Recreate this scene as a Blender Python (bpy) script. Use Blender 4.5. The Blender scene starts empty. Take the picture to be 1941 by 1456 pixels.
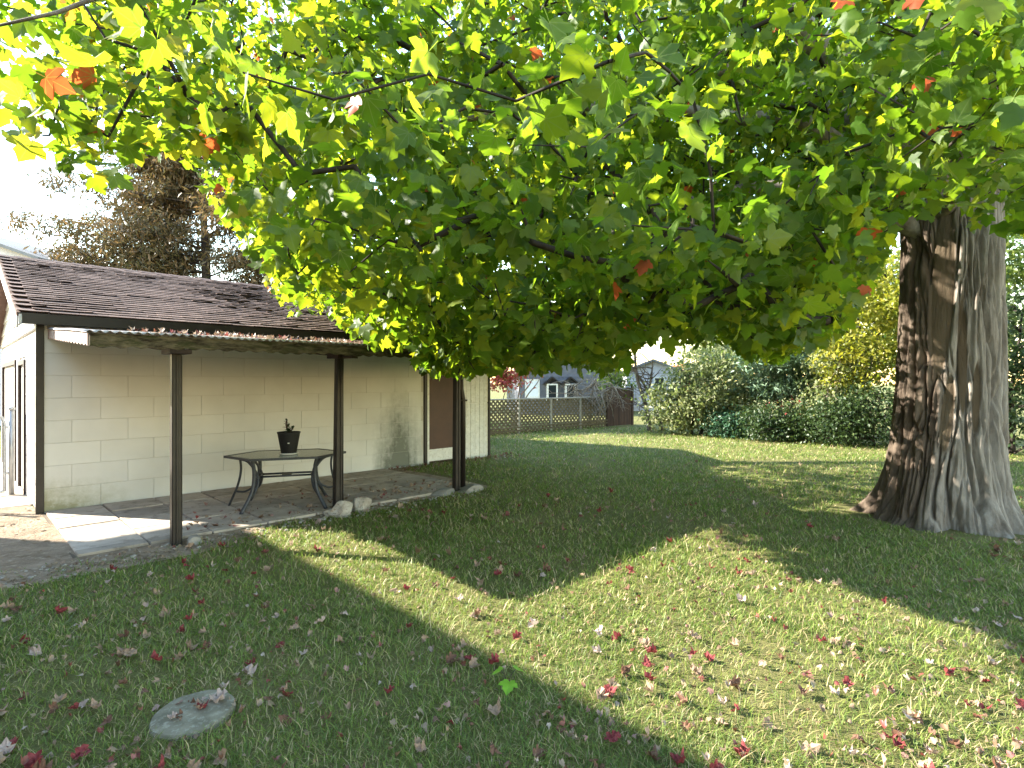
import bpy, math, random
import numpy as np
from mathutils import Vector, Matrix, noise as mnoise
random.seed(7); rng = np.random.default_rng(7)
R = math.radians
scene = bpy.context.scene
COL = scene.collection

# ------------------------------------------------------------ camera, sky, sun, exposure
CAM_H = 1.75; F = 1070.0; HZ = 722.0
cam = bpy.data.cameras.new('camera'); camo = bpy.data.objects.new('camera', cam); COL.objects.link(camo)
cam.sensor_width = 36; cam.lens = 36 * F / 1941; cam.clip_start = .05; cam.clip_end = 600
camo.location = (0, 0, CAM_H); camo.rotation_euler = (R(90), 0, 0)
cam.shift_y = (HZ - 728) / 1941
scene.camera = camo
SUN_E = R(28); DX, DY = .98, -.2          # shadows fall towards (DX, DY)
world = bpy.data.worlds.new('World'); scene.world = world; world.use_nodes = True
wn = world.node_tree.nodes; wl = world.node_tree.links
bg = wn['Background']; sky = wn.new('ShaderNodeTexSky'); sky.sky_type = 'NISHITA'; sky.sun_disc = False
sky.sun_elevation = SUN_E; sky.sun_rotation = math.atan2(-DX, -DY) % (2 * math.pi)
sky.air_density = 1.6; sky.dust_density = 0; sky.ozone_density = 1.0
wl.new(sky.outputs[0], bg.inputs[0]); bg.inputs[1].default_value = .15
sl = bpy.data.lights.new('sun', 'SUN'); sl.energy = 5.0; sl.angle = R(.53); sl.color = (1, .93, .8)
so = bpy.data.objects.new('sun', sl); COL.objects.link(so)
so.rotation_euler = Vector((DX * math.cos(SUN_E), DY * math.cos(SUN_E), -math.sin(SUN_E))).to_track_quat('-Z', 'Y').to_euler()
so.location = (-20, 5, 15)
vs = scene.view_settings; vs.view_transform = 'Standard'; vs.look = 'None'; vs.gamma = 1; vs.exposure = 2.5
scene.render.engine = 'CYCLES'
scene.cycles.max_bounces = 8; scene.cycles.transparent_max_bounces = 8

# ------------------------------------------------------------ helpers
def pix(x, y, z=0.0):
    """ground point (height z) seen at photograph pixel"""
    Y = F * (CAM_H - z) / (y - HZ); return Vector(((x - 970.5) / F * Y, Y, z))
def at(x, y, Y): return Vector(((x - 970.5) / F * Y, Y, CAM_H + (HZ - y) / F * Y))

def tag(o, label=None, cat=None, group=None, kind=None):
    if label: o['label'] = label
    if cat: o['category'] = cat
    if group: o['group'] = group
    if kind: o['kind'] = kind
    return o
def empty(name, loc=(0, 0, 0), rz=0, label=None, cat=None, group=None):
    o = bpy.data.objects.new(name, None); COL.objects.link(o); o.location = loc; o.rotation_euler = (0, 0, rz)
    o.empty_display_size = .2
    return tag(o, label, cat, group)
def link(name, me, parent=None, loc=None, rot=None, scale=None):
    o = bpy.data.objects.new(name, me); COL.objects.link(o)
    if parent: o.parent = parent
    if loc is not None: o.location = loc
    if rot is not None: o.rotation_euler = rot
    if scale is not None: o.scale = scale
    return o
def mesh(name, V, Fc, mat=None, smooth=False):
    me = bpy.data.meshes.new(name); me.from_pydata([tuple(v) for v in V], [], [tuple(f) for f in Fc])
    if mat: me.materials.append(mat)
    if smooth: me.polygons.foreach_set('use_smooth', [True] * len(me.polygons))
    me.update(); return me
def npmesh(name, V, T, mat, attrs=None, smooth=False):
    """big triangle or quad mesh from numpy arrays"""
    V = np.asarray(V, np.float32); T = np.asarray(T, np.int32); k = T.shape[1]
    me = bpy.data.meshes.new(name); me.vertices.add(len(V)); me.vertices.foreach_set('co', V.ravel())
    me.loops.add(T.size); me.loops.foreach_set('vertex_index', T.ravel())
    me.polygons.add(len(T)); me.polygons.foreach_set('loop_start', np.arange(0, T.size, k, dtype=np.int32))
    try: me.polygons.foreach_set('loop_total', np.full(len(T), k, np.int32))
    except Exception: pass
    if smooth: me.polygons.foreach_set('use_smooth', np.ones(len(T), bool))
    me.update(calc_edges=True)
    for n, a in (attrs or {}).items():
        at_ = me.attributes.new(n, 'FLOAT', 'POINT'); at_.data.foreach_set('value', np.asarray(a, np.float32))
    me.materials.append(mat); me.validate(); return me
class MB:
    """collects shapes into one mesh"""
    def __init__(s): s.V = []; s.F = []
    def add(s, V, Fc):
        b = len(s.V); s.V += [Vector(v) for v in V]; s.F += [tuple(b + i for i in f) for f in Fc]; return s
    def box(s, x0, x1, y0, y1, z0, z1, bev=0):
        if bev <= 0:
            V = [(x, y, z) for z in (z0, z1) for y in (y0, y1) for x in (x0, x1)]
            return s.add(V, [(0, 2, 3, 1), (4, 5, 7, 6), (0, 1, 5, 4), (2, 6, 7, 3), (0, 4, 6, 2), (1, 3, 7, 5)])
        b = bev; V = []; 
        for z, e in ((z0, b), (z0 + b, 0), (z1 - b, 0), (z1, b)):
            for (cx, cy, sx, sy) in ((x0, y0, 1, 1), (x1, y0, -1, 1), (x1, y1, -1, -1), (x0, y1, 1, -1)):
                if sx * sy > 0: V += [(cx + sx * e, cy + sy * (b + 0), z), (cx + sx * b, cy + sy * e, z)]
                else: V += [(cx + sx * b, cy + sy * e, z), (cx + sx * e, cy + sy * b, z)]
        Fc = [tuple(range(7, -1, -1)), tuple(range(24, 32))]
        for r in range(3):
            for i in range(8):
                j = (i + 1) % 8; Fc.append((r * 8 + i, r * 8 + j, r * 8 + 8 + j, r * 8 + 8 + i))
        return s.add(V, Fc)
    def tube(s, P, rad, sides=8, cap=True, flat=None):
        P = [Vector(p) for p in P]; n = len(P)
        rad = [rad] * n if isinstance(rad, (int, float)) else rad
        t0 = (P[1] - P[0]).normalized(); up = Vector((0, 0, 1)) if abs(t0.z) < .9 else Vector((1, 0, 0))
        nx = t0.cross(up).normalized(); V = []
        for i in range(n):
            t = (P[min(i + 1, n - 1)] - P[max(i - 1, 0)]).normalized()
            nx = (nx - t * nx.dot(t)).normalized(); ny = t.cross(nx)
            for k in range(sides):
                a = 2 * math.pi * (k + .5) / sides
                V.append(P[i] + nx * math.cos(a) * rad[i] * (flat or 1) + ny * math.sin(a) * rad[i])
        Fc = [(i * sides + k, i * sides + (k + 1) % sides, (i + 1) * sides + (k + 1) % sides, (i + 1) * sides + k) for i in range(n - 1) for k in range(sides)]
        if cap: Fc += [tuple(range(sides - 1, -1, -1)), tuple((n - 1) * sides + k for k in range(sides))]
        return s.add(V, Fc)
    def prism(s, poly, y0, y1):
        """polygon in x,z extruded along y"""
        n = len(poly); V = [(x, y0, z) for x, z in poly] + [(x, y1, z) for x, z in poly]
        return s.add(V, [tuple(range(n)), tuple(range(2 * n - 1, n - 1, -1))] + [(i, i + n, (i + 1) % n + n, (i + 1) % n) for i in range(n)])
    def lathe(s, prof, seg=28, c=(0, 0, 0)):
        c = Vector(c); V = []
        for r, z in prof:
            for k in range(seg):
                a = 2 * math.pi * k / seg; V.append(c + Vector((r * math.cos(a), r * math.sin(a), z)))
        Fc = [(i * seg + k, i * seg + (k + 1) % seg, (i + 1) * seg + (k + 1) % seg, (i + 1) * seg + k) for i in range(len(prof) - 1) for k in range(seg)]
        Fc += [tuple(range(seg - 1, -1, -1)), tuple((len(prof) - 1) * seg + k for k in range(seg))]
        return s.add(V, Fc)
    def me(s, name, mat, smooth=False): return mesh(name, s.V, s.F, mat, smooth)
    def build(s, name, mat, parent=None, smooth=False, **k): return link(name, s.me(name, mat, smooth), parent, **k)
def bez(P, n=12):
    """smooth curve (Catmull-Rom) through points"""
    P = [Vector(p) for p in P]; Q = [P[0] * 2 - P[1]] + P + [P[-1] * 2 - P[-2]]; out = []
    for i in range(1, len(Q) - 2):
        for j in range(n):
            t = j / n; a, b, c, d = Q[i - 1], Q[i], Q[i + 1], Q[i + 2]
            out.append(.5 * ((2 * b) + (c - a) * t + (2 * a - 5 * b + 4 * c - d) * t * t + (3 * b - a - 3 * c + d) * t ** 3))
    out.append(P[-1]); return out

# ------------------------------------------------------------ materials
class NT:
    def __init__(s, name):
        s.m = bpy.data.materials.new(name); s.m.use_nodes = True; s.t = s.m.node_tree; s.n = s.t.nodes; s.l = s.t.links
        s.b = s.n['Principled BSDF']; s.out = s.n['Material Output']
    def node(s, typ, **k):
        n = s.n.new(typ)
        for a, v in k.items(): setattr(n, a, v)
        return n
    def pos(s, obj=None, scale=(1, 1, 1)):
        mp = s.node('ShaderNodeMapping'); mp.inputs['Scale'].default_value = scale
        if obj:
            tc = s.node('ShaderNodeTexCoord'); tc.object = obj; s.l.new(tc.outputs['Object'], mp.inputs[0])
        else:
            g = s.node('ShaderNodeNewGeometry'); s.l.new(g.outputs['Position'], mp.inputs[0])
        return mp.outputs[0]
    def noise(s, vec, scale, detail=4, rough=.55, dist=0):
        n = s.node('ShaderNodeTexNoise'); n.inputs['Scale'].default_value = scale; n.inputs['Detail'].default_value = detail
        n.inputs['Roughness'].default_value = rough; n.inputs['Distortion'].default_value = dist
        s.l.new(vec, n.inputs['Vector']); return n.outputs[0]
    def ramp(s, fac, stops):
        r = s.node('ShaderNodeValToRGB'); e = r.color_ramp.elements
        while len(e) < len(stops): e.new(.5)
        for el, (p, c) in zip(e, stops):
            el.position = p; el.color = (*c, 1) if isinstance(c, tuple) else (c, c, c, 1)
        s.l.new(fac, r.inputs[0]); return r.outputs[0]
    def mix(s, fac, a, b, blend='MIX'):
        m = s.node('ShaderNodeMix', data_type='RGBA', blend_type=blend)
        for i, v in ((0, fac), (6, a), (7, b)):
            if hasattr(v, 'links') or hasattr(v, 'is_linked'): s.l.new(v, m.inputs[i])
            else: m.inputs[i].default_value = v if i == 0 else (*v, 1)
        return m.outputs[2]
    def math(s, op, a, b=0.0, c=None, clamp=False):
        m = s.node('ShaderNodeMath', operation=op, use_clamp=clamp)
        for i, v in enumerate((a, b) if c is None else (a, b, c)):
            if hasattr(v, 'is_linked'): s.l.new(v, m.inputs[i])
            else: m.inputs[i].default_value = v
        return m.outputs[0]
    def bump(s, h, strength=.5, dist=.01):
        b = s.node('ShaderNodeBump'); b.inputs['Strength'].default_value = strength; b.inputs['Distance'].default_value = dist
        s.l.new(h, b.inputs['Height']); s.l.new(b.outputs[0], s.b.inputs['Normal']); return b.outputs[0]
    def done(s, col=None, rough=.8, spec=.3, metal=0):
        if col is not None:
            if hasattr(col, 'is_linked'): s.l.new(col, s.b.inputs['Base Color'])
            else: s.b.inputs['Base Color'].default_value = (*col, 1)
        s.b.inputs['Roughness'].default_value = rough; s.b.inputs['Specular IOR Level'].default_value = spec; s.b.inputs['Metallic'].default_value = metal
        return s.m
def pmat(name, c1, c2, scale=8, rough=.8, bump=.3, bscale=60, spec=.3, metal=0, stretch=(1, 1, 1), vary=.0, lo=.35, hi=.65, c3=None, bdist=.004):
    m = NT(name); p = m.pos(scale=stretch)
    col = m.mix(m.ramp(m.noise(p, scale, 5), [(lo, 0.), (hi, 1.)]), c1, c2)
    if c3: col = m.mix(m.ramp(m.noise(p, scale * 2.7, 6, .7), [(.52, 0.), (.66, 1.)]), col, c3)
    if vary:
        oi = m.node('ShaderNodeObjectInfo'); v = m.math('MULTIPLY_ADD', oi.outputs['Random'], vary, 1 - vary / 2)
        hs = m.node('ShaderNodeHueSaturation'); m.l.new(v, hs.inputs['Value']); m.l.new(col, hs.inputs['Color']); col = hs.outputs[0]
    if bump: m.bump(m.noise(p, bscale, 5, .65), bump, bdist)
    return m.done(col, rough, spec, metal)
def leafmat(name, stops, tstops, trans=.45, rough=.45, spec=.35, attr=True, nscale=30, veins=False):
    """leaf: colour by per-leaf random, thin translucent"""
    m = NT(name)
    if attr: a = m.node('ShaderNodeAttribute', attribute_name='rnd'); f = a.outputs['Fac']
    else: f = m.node('ShaderNodeSeparateColor'); m.l.new(m.node('ShaderNodeObjectInfo').outputs['Color'], f.inputs[0]); f = f.outputs[0]
    c = m.ramp(f, stops); t = m.ramp(f, tstops)
    nz = m.noise(m.pos(), nscale, 3); k = m.ramp(nz, [(.3, .75), (.7, 1.2)])
    c = m.mix(1.0, c, k, 'MULTIPLY')
    if veins:                                                          # pale midrib and side veins, in the leaf's own plane
        tc = m.node('ShaderNodeTexCoord'); sp = m.node('ShaderNodeSeparateXYZ'); m.l.new(tc.outputs['Object'], sp.inputs[0])
        ax = m.math('ABSOLUTE', sp.outputs[0]); y0 = m.math('SUBTRACT', sp.outputs[1], .03); d = ax
        for th in (36, 72):
            e = m.math('ABSOLUTE', m.math('SUBTRACT', m.math('MULTIPLY', ax, math.cos(R(th))), m.math('MULTIPLY', y0, math.sin(R(th))))); d = m.math('MINIMUM', d, e)
        vm = m.ramp(d, [(.006, 1.), (.02, 0.)]); c = m.mix(vm, c, (.20, .26, .07)); t = m.mix(m.math('MULTIPLY', vm, .5), t, (.2, .28, .04))
    m.done(c, rough, spec)
    tr = m.node('ShaderNodeBsdfTranslucent'); m.l.new(t, tr.inputs[0])
    mx = m.node('ShaderNodeMixShader'); mx.inputs[0].default_value = trans
    m.l.new(m.b.outputs[0], mx.inputs[1]); m.l.new(tr.outputs[0], mx.inputs[2]); m.l.new(mx.outputs[0], m.out.inputs[0])
    return m.m

# ------------------------------------------------------------ ground
CX, CY = -6.2, 7.4                         # garage corner; its long wall runs at 45 degrees
q = math.sqrt(.5)
def loc2w(s, w, z=0.0): return Vector((CX + q * (s + w), CY + q * (s - w), z))
def w2loc(x, y): return (q * ((x - CX) + (y - CY)), q * ((x - CX) - (y - CY)))
TX, TY = 5.43, 7.15                        # maple trunk

def fbm(x, y, sc, seed=0):
    """cheap smooth noise for arrays, about -1..1"""
    o = 0; a = 1.0
    for i in range(4):
        k = sc * 1.9 ** i; r_ = np.random.default_rng(seed + i); ph = r_.uniform(0, 6.28, 6); an = r_.uniform(0, 6.28, 3)
        for j in range(3):
            o = o + a * np.sin(k * (x * np.cos(an[j]) + y * np.sin(an[j])) + ph[j] + 1.3 * np.sin(.7 * k * (x * np.sin(an[j]) - y * np.cos(an[j])) + ph[j + 3])) / 3
        a *= .6
    return o / 1.6
def bare(x, y):
    """how bare the soil is: 1 on the worn strip beside the paving"""
    s, w = w2loc(x, y)
    edge = np.where(s < .9, 3.28, np.where(s < 1.9, 3.28 - (s - .9) * .45, 2.83)) + fbm(x, y, 2.2, 3) * .16
    b = (w < edge) & (w > -1) & (s < 5.6 + fbm(x, y, 2, 9) * .4) & (s > -9)
    tr = np.hypot(x - TX, y - TY) < 1.15 + .35 * fbm(x, y, 2., 5)
    return b | tr

def ground_material():
    m = NT('lawn_soil'); p = m.pos()
    g = m.mix(m.ramp(m.noise(p, 1.1, 4), [(.35, 0.), (.65, 1.)]), (.13, .145, .042), (.23, .205, .085))
    g = m.mix(m.ramp(m.noise(p, 55, 5, .7), [(.4, 0.), (.7, 1.)]), g, (.085, .085, .035))
    g = m.mix(m.ramp(m.noise(p, 140, 3, .6), [(.55, 0.), (.75, .7)]), g, (.3, .27, .13))
    m.bump(m.noise(p, 70, 6, .7), .9, .03); return m.done(g, .95, .1)
gm = ground_material()
me = mesh('lawn', [(-160, -40, 0), (160, -40, 0), (160, 260, 0), (-160, 260, 0)], [(0, 1, 2, 3)], gm)
tag(link('lawn', me), 'mown green lawn strewn with fallen leaves', kind='structure')

dm = pmat('dry_soil', (.36, .275, .20), (.22, .165, .115), 3.5, .95, 1.0, 28, .1, c3=(.45, .36, .27), bdist=.05)
def dirt_sheet():
    # worn soil beside the paving, wavy outer edge, follows the garage
    pts = []
    S = np.linspace(-5.5, 5.5, 90); V = []; Fc = []
    for i, s in enumerate(S):
        wv = loc2w(s, 3); e = 3.28 if s < .9 else (3.28 - (s - .9) * .45 if s < 1.9 else 2.83)
        for f in (0.0, .35, .7, 1.0):
            w = (e - (-1.)) * f - 1. if s < 0 else .02 + (e - .02) * f
            pp = loc2w(s, w)
            if f == 1.0: w += float(fbm(np.array(pp.x), np.array(pp.y), 2.2, 3)) * .16
            pp = loc2w(s, w); pp.z = .006 + (.012 * mnoise.noise(pp * 2.3) + .006 if f < 1 else -.003)
            V.append(pp)
    for i in range(len(S) - 1):
        for k in range(3): Fc.append((i * 4 + k, i * 4 + k + 1, (i + 1) * 4 + k + 1, (i + 1) * 4 + k))
    tag(link('bare_soil_strip', mesh('bare_soil_strip', V, Fc, dm, True)), 'bare sandy soil worn beside the paving', kind='structure')
dirt_sheet()

# ------------------------------------------------------------ paving
soilm = pmat('joint_soil', (.10, .08, .06), (.15, .12, .09), 8, .95, .5, 60, .1)
def patio():
    slabm = pmat('paving_concrete', (.46, .385, .315), (.34, .29, .24), 2.6, .9, .6, 70, .2, vary=.35, c3=(.235, .195, .16))
    root = empty('patio', (CX, CY, 0), R(45)); tag(root, 'grey square concrete paving slabs beside the garage', kind='structure')
    b = MB().box(0.02, 5.2, -2.66, -.02, -.05, .012).build('paving_bed', soilm, root)
    variants = [MB().box(-.300, .300, -.300, .300, -.03, .014, .006).me('paving_slab', slabm) for _ in range(1)]
    for i in range(9):
        for j in range(5):
            hgt = .62 if j < 4 else .2
            s = .05 + .31 + i * .62 - (.18 if j % 2 else 0) * 0; w = .03 + .31 + j * .62
            if j == 4: w = 2.51 + .06
            if i == 8: s = 5.09
            sc = [1, 1, 1]
            if j == 4: sc[1] = .30
            if i == 8: sc[0] = .35
            if i > 6 and j < 2 and random.random() < .0: continue
            link('paving_slab', variants[0], root, (s, -w, .022 + random.uniform(-.004, .006)), (random.uniform(-.008, .008), random.uniform(-.008, .008), random.uniform(-.006, .006)), sc)
    # door apron towards the gable doors
    ap = MB().box(-3.2, -.0, .75, 7.5, -.03, .02, .006).build('concrete_apron', slabm); ap.location = (CX, CY, 0); ap.rotation_euler = (0, 0, R(45))
    tag(ap, 'concrete apron before the garage doors', kind='structure')
patio()

# ------------------------------------------------------------ garage
GL = 8.0; GW = 7.2; EZ = 2.56; RZ = 3.9; CH = .3; BL = .64
groot = empty('garage', (CX, CY, 0), R(45), 'long low white block garage with brown shingled roof', 'garage')
def wall_material():
    m = NT('painted_block'); p = m.pos(groot); sp = m.node('ShaderNodeSeparateXYZ'); m.l.new(p, sp.inputs[0]); X, Y, Z = sp.outputs
    col = m.mix(m.ramp(m.noise(p, 1.3, 4), [(.35, 0.), (.7, 1.)]), (.66, .655, .63), (.58, .575, .55))
    fine = m.noise(p, 9, 6, .7)
    # mildew near the door, low on the wall, streaked
    st = m.node('ShaderNodeMapping'); st.inputs['Scale'].default_value = (6, 6, .9); m.l.new(p, st.inputs[0])
    streak = m.noise(st.outputs[0], 1, 4)
    a = m.math('SUBTRACT', 1.0, m.math('MULTIPLY', m.math('ABSOLUTE', m.math('SUBTRACT', X, 5.55)), 1.1), clamp=True)
    zf = m.math('SUBTRACT', 1.05, m.math('MULTIPLY', Z, .48), clamp=True)
    k = m.math('MULTIPLY', a, m.math('MULTIPLY', zf, m.math('ADD', streak, fine)))
    k = m.ramp(k, [(.24, 0.), (.75, .85)])
    col = m.mix(k, col, (.10, .115, .085))
    # moss at the foot of the corner
    a2 = m.math('SUBTRACT', 1.0, m.math('MULTIPLY', X, .75), clamp=True); z2 = m.math('SUBTRACT', 1.0, m.math('MULTIPLY', Z, 1.7), clamp=True)
    k2 = m.ramp(m.math('MULTIPLY', m.math('MULTIPLY', a2, z2), m.math('MULTIPLY', fine, 1.9)), [(.15, 0.), (.75, .85)])
    col = m.mix(k2, col, (.24, .23, .12))
    sp2 = m.ramp(m.noise(p, 5.5, 7, .75), [(.66, 0.), (.72, .55)]); col = m.mix(sp2, col, (.38, .35, .30))
    oi = m.node('ShaderNodeObjectInfo'); v = m.math('MULTIPLY_ADD', oi.outputs['Random'], .06, .97)
    hs = m.node('ShaderNodeHueSaturation'); m.l.new(v, hs.inputs['Value']); m.l.new(col, hs.inputs['Color'])
    m.bump(m.noise(p, 45, 6, .7), .35, .006); return m.done(hs.outputs[0], .85, .2)
wm = wall_material()
stucco = pmat('rough_white_siding', (.80, .79, .77), (.66, .65, .63), 9, .9, 1.0, 38, .2, bdist=.03)
brown = pmat('dark_brown_paint', (.013, .010, .009), (.024, .018, .016), 6, .45, .25, 40, .4)
brown2 = pmat('weathered_brown_wood', (.030, .019, .015), (.055, .035, .028), 7, .7, .5, 30, .3, stretch=(1, 1, .2))
doorm = pmat('brown_door_paint', (.085, .040, .027), (.068, .033, .024), 4, .5, .15, 30, .35)
whitep = pmat('white_paint', (.78, .77, .74), (.66, .65, .62), 8, .6, .2, 50, .3, c3=(.55, .52, .47))
def garage():
    mort = pmat('mortar', (.56, .54, .50), (.50, .48, .44), 6, .95, .3, 60, .1)
    core = MB()
    core.box(.02, 6.17, .003, .2, 0, EZ - .02)                       # long wall up to the door
    wall = core.build('wall', mort, groot)
    G = .0032
    bmesh_ = {}
    def block(l):
        key = round(l, 3)
        if key not in bmesh_: bmesh_[key] = MB().box(-(l - G) / 2, (l - G) / 2, -.006, .1, -(CH - G) / 2, (CH - G) / 2, .0035).me('block', wm)
        return bmesh_[key]
    rows = 9
    for r in range(rows):
        z = .02 + CH * (r + .5); sc = 1.0
        if r == rows - 1: z = .02 + CH * 8 + .07
        x = .02; first = BL / 2 + .02 if r % 2 else BL + .02
        ends = [first]
        while ends[-1] < 6.15: ends.append(min(ends[-1] + BL, 6.15))
        for e in ends:
            l = e - x
            if l > .06:
                o = link('block', block(l), wall, (x + l / 2, random.uniform(-.0015, .0015), z))
                if r == rows - 1: o.scale = (1, 1, .47)
            x = e
    # gable end wall with its doors
    gw = MB().box(.012, .2, .21, GW, 0, EZ - .02).build('gable_wall', mort, groot)
    gb = {}
    def gblock(l):
        k = round(l, 3)
        if k not in gb: gb[k] = MB().box(-.006, .1, -(l - G) / 2, (l - G) / 2, -(CH - G) / 2, (CH - G) / 2, .006).me('block', stucco)
        return gb[k]
    for r in range(8):
        z = .02 + CH * (r + .5)
        segs = [(.02, 1.7), (2.75, 3.35), (6.6, GW)] if r < 7 else [(.02, GW)]
        for a, b in segs:
            y = a; nx_ = a + (BL / 2 if r % 2 else BL)
            while y < b - .02:
                e = min(nx_, b)
                if e - y > .05: link('block', gblock(e - y), gw, (0, (y + e) / 2, z))
                y = e; nx_ = e + BL
    # gable triangle courses
    z = EZ - .1; k = 0
    while z < RZ - .1:
        z1 = min(z + .24, RZ - .06)
        def yin(zz): return max(0.0, (zz - (EZ - .03)) / (RZ - .03 - (EZ - .03)) * GW / 2)
        a0, a1 = yin(z) + .02, yin(z1) + .02
        V = [(-.03, a0, z), (-.03, GW - a0, z), (-.012, GW - a1, z1), (-.012, a1, z1), (.1, a0, z), (.1, GW - a0, z), (.1, GW - a1, z1), (.1, a1, z1)]
        MB().add(V, [(3, 2, 1, 0), (4, 5, 6, 7), (0, 1, 5, 4), (2, 3, 7, 6), (1, 2, 6, 5), (3, 0, 4, 7)]).build('siding_course', stucco, gw)
        z += .23; k += 1
    # side door and overhead door in the gable
    d = MB().box(.10, .15, 1.78, 2.67, 0, 2.0, .004).build('side_door', doorm, groot)
    MB().box(-.03, .2, 1.70, 1.78, 0, 2.08, .004).box(-.03, .2, 2.67, 2.75, 0, 2.08, .004).box(-.03, .2, 1.78, 2.67, 2.0, 2.08, .004).build('frame', brown2, d)
    MB().tube([(.1, 1.86, .98), (.04, 1.86, .98)], .02, 10).tube([(.04, 1.86, .98), (.02, 1.86, .98)], .032, 12).build('handle', brown, d)
    od = empty('overhead_door'); od.parent = groot
    for i in range(5): MB().box(.08, .13, 3.43, 6.52, .03 + i * .4, .42 + i * .4, .01).build('panel', doorm, od)
    MB().box(-.03, .2, 3.35, 3.43, 0, 2.11, .004).box(-.03, .2, 6.52, 6.6, 0, 2.11, .004).box(-.03, .2, 3.43, 6.52, 2.03, 2.11, .004).build('frame', brown2, od)
    # corner trim
    MB().box(-.035, .05, -.03, .055, 0.0, EZ - .05, .004).build('corner_post', brown, groot)
    # door in the long wall
    dr = MB().box(6.30, 7.14, .03, .07, .02, 2.03, .004).build('door', doorm, groot)
    MB().box(6.24, 6.30, -.02, .09, 0, 2.09, .004).box(7.14, 7.20, -.02, .09, 0, 2.09, .004).box(6.30, 7.14, -.018, .09, 2.03, 2.09, .004).build('frame', whitep, dr)
    MB().box(6.31, 7.13, .022, .032, .05, .30, .002).build('kick_panel', whitep, dr)
    MB().tube([(7.04, .03, 1.0), (7.04, -.03, 1.0)], .012, 10).tube([(7.04, -.03, 1.0), (7.04, -.055, 1.0)], .028, 12).build('handle', brown, dr)
    MB().box(6.165, 6.24, -.035, .1, 0, EZ - .03, .004).build('door_post', brown, groot)
    # boarded bay right of the door
    bay = MB().box(7.2, GL, .03, .2, 0, EZ - .02).box(6.2, 7.2, .032, .2, 2.09, EZ - .02).build('boarded_bay', whitep, groot)
    for i in range(6): MB().box(7.205 + i * .132, 7.205 + i * .132 + .126, .008 + .004 * (i % 2), .04, .03, 1.24, .004).build('board', whitep, bay)
    for i in range(6): MB().box(7.205 + i * .132, 7.205 + i * .132 + .126, .004 + .004 * (i % 2), .04, 1.26, EZ - .03, .004).build('board', whitep, bay)
    MB().box(GL - .01, GL + .045, -.02, .06, 0, EZ - .03, .004).build('corner_post', brown, groot)
    # back and far walls
    MB().box(0.2, GL, GW - .2, GW, 0, EZ - .02).build('back_wall', stucco, groot)
    fw = MB().prism([(.22, 0), (GW - .2, 0), (GW - .2, EZ - .1), (GW / 2, RZ - .12), (.22, EZ - .1)], GL - .2, GL - .0)
    V = [Vector((v.y, v.x, v.z)) for v in fw.V]; fw.V = V; fw.F = [tuple(reversed(f)) for f in fw.F]; fw.build('far_gable_wall', stucco, groot)
garage()
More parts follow.
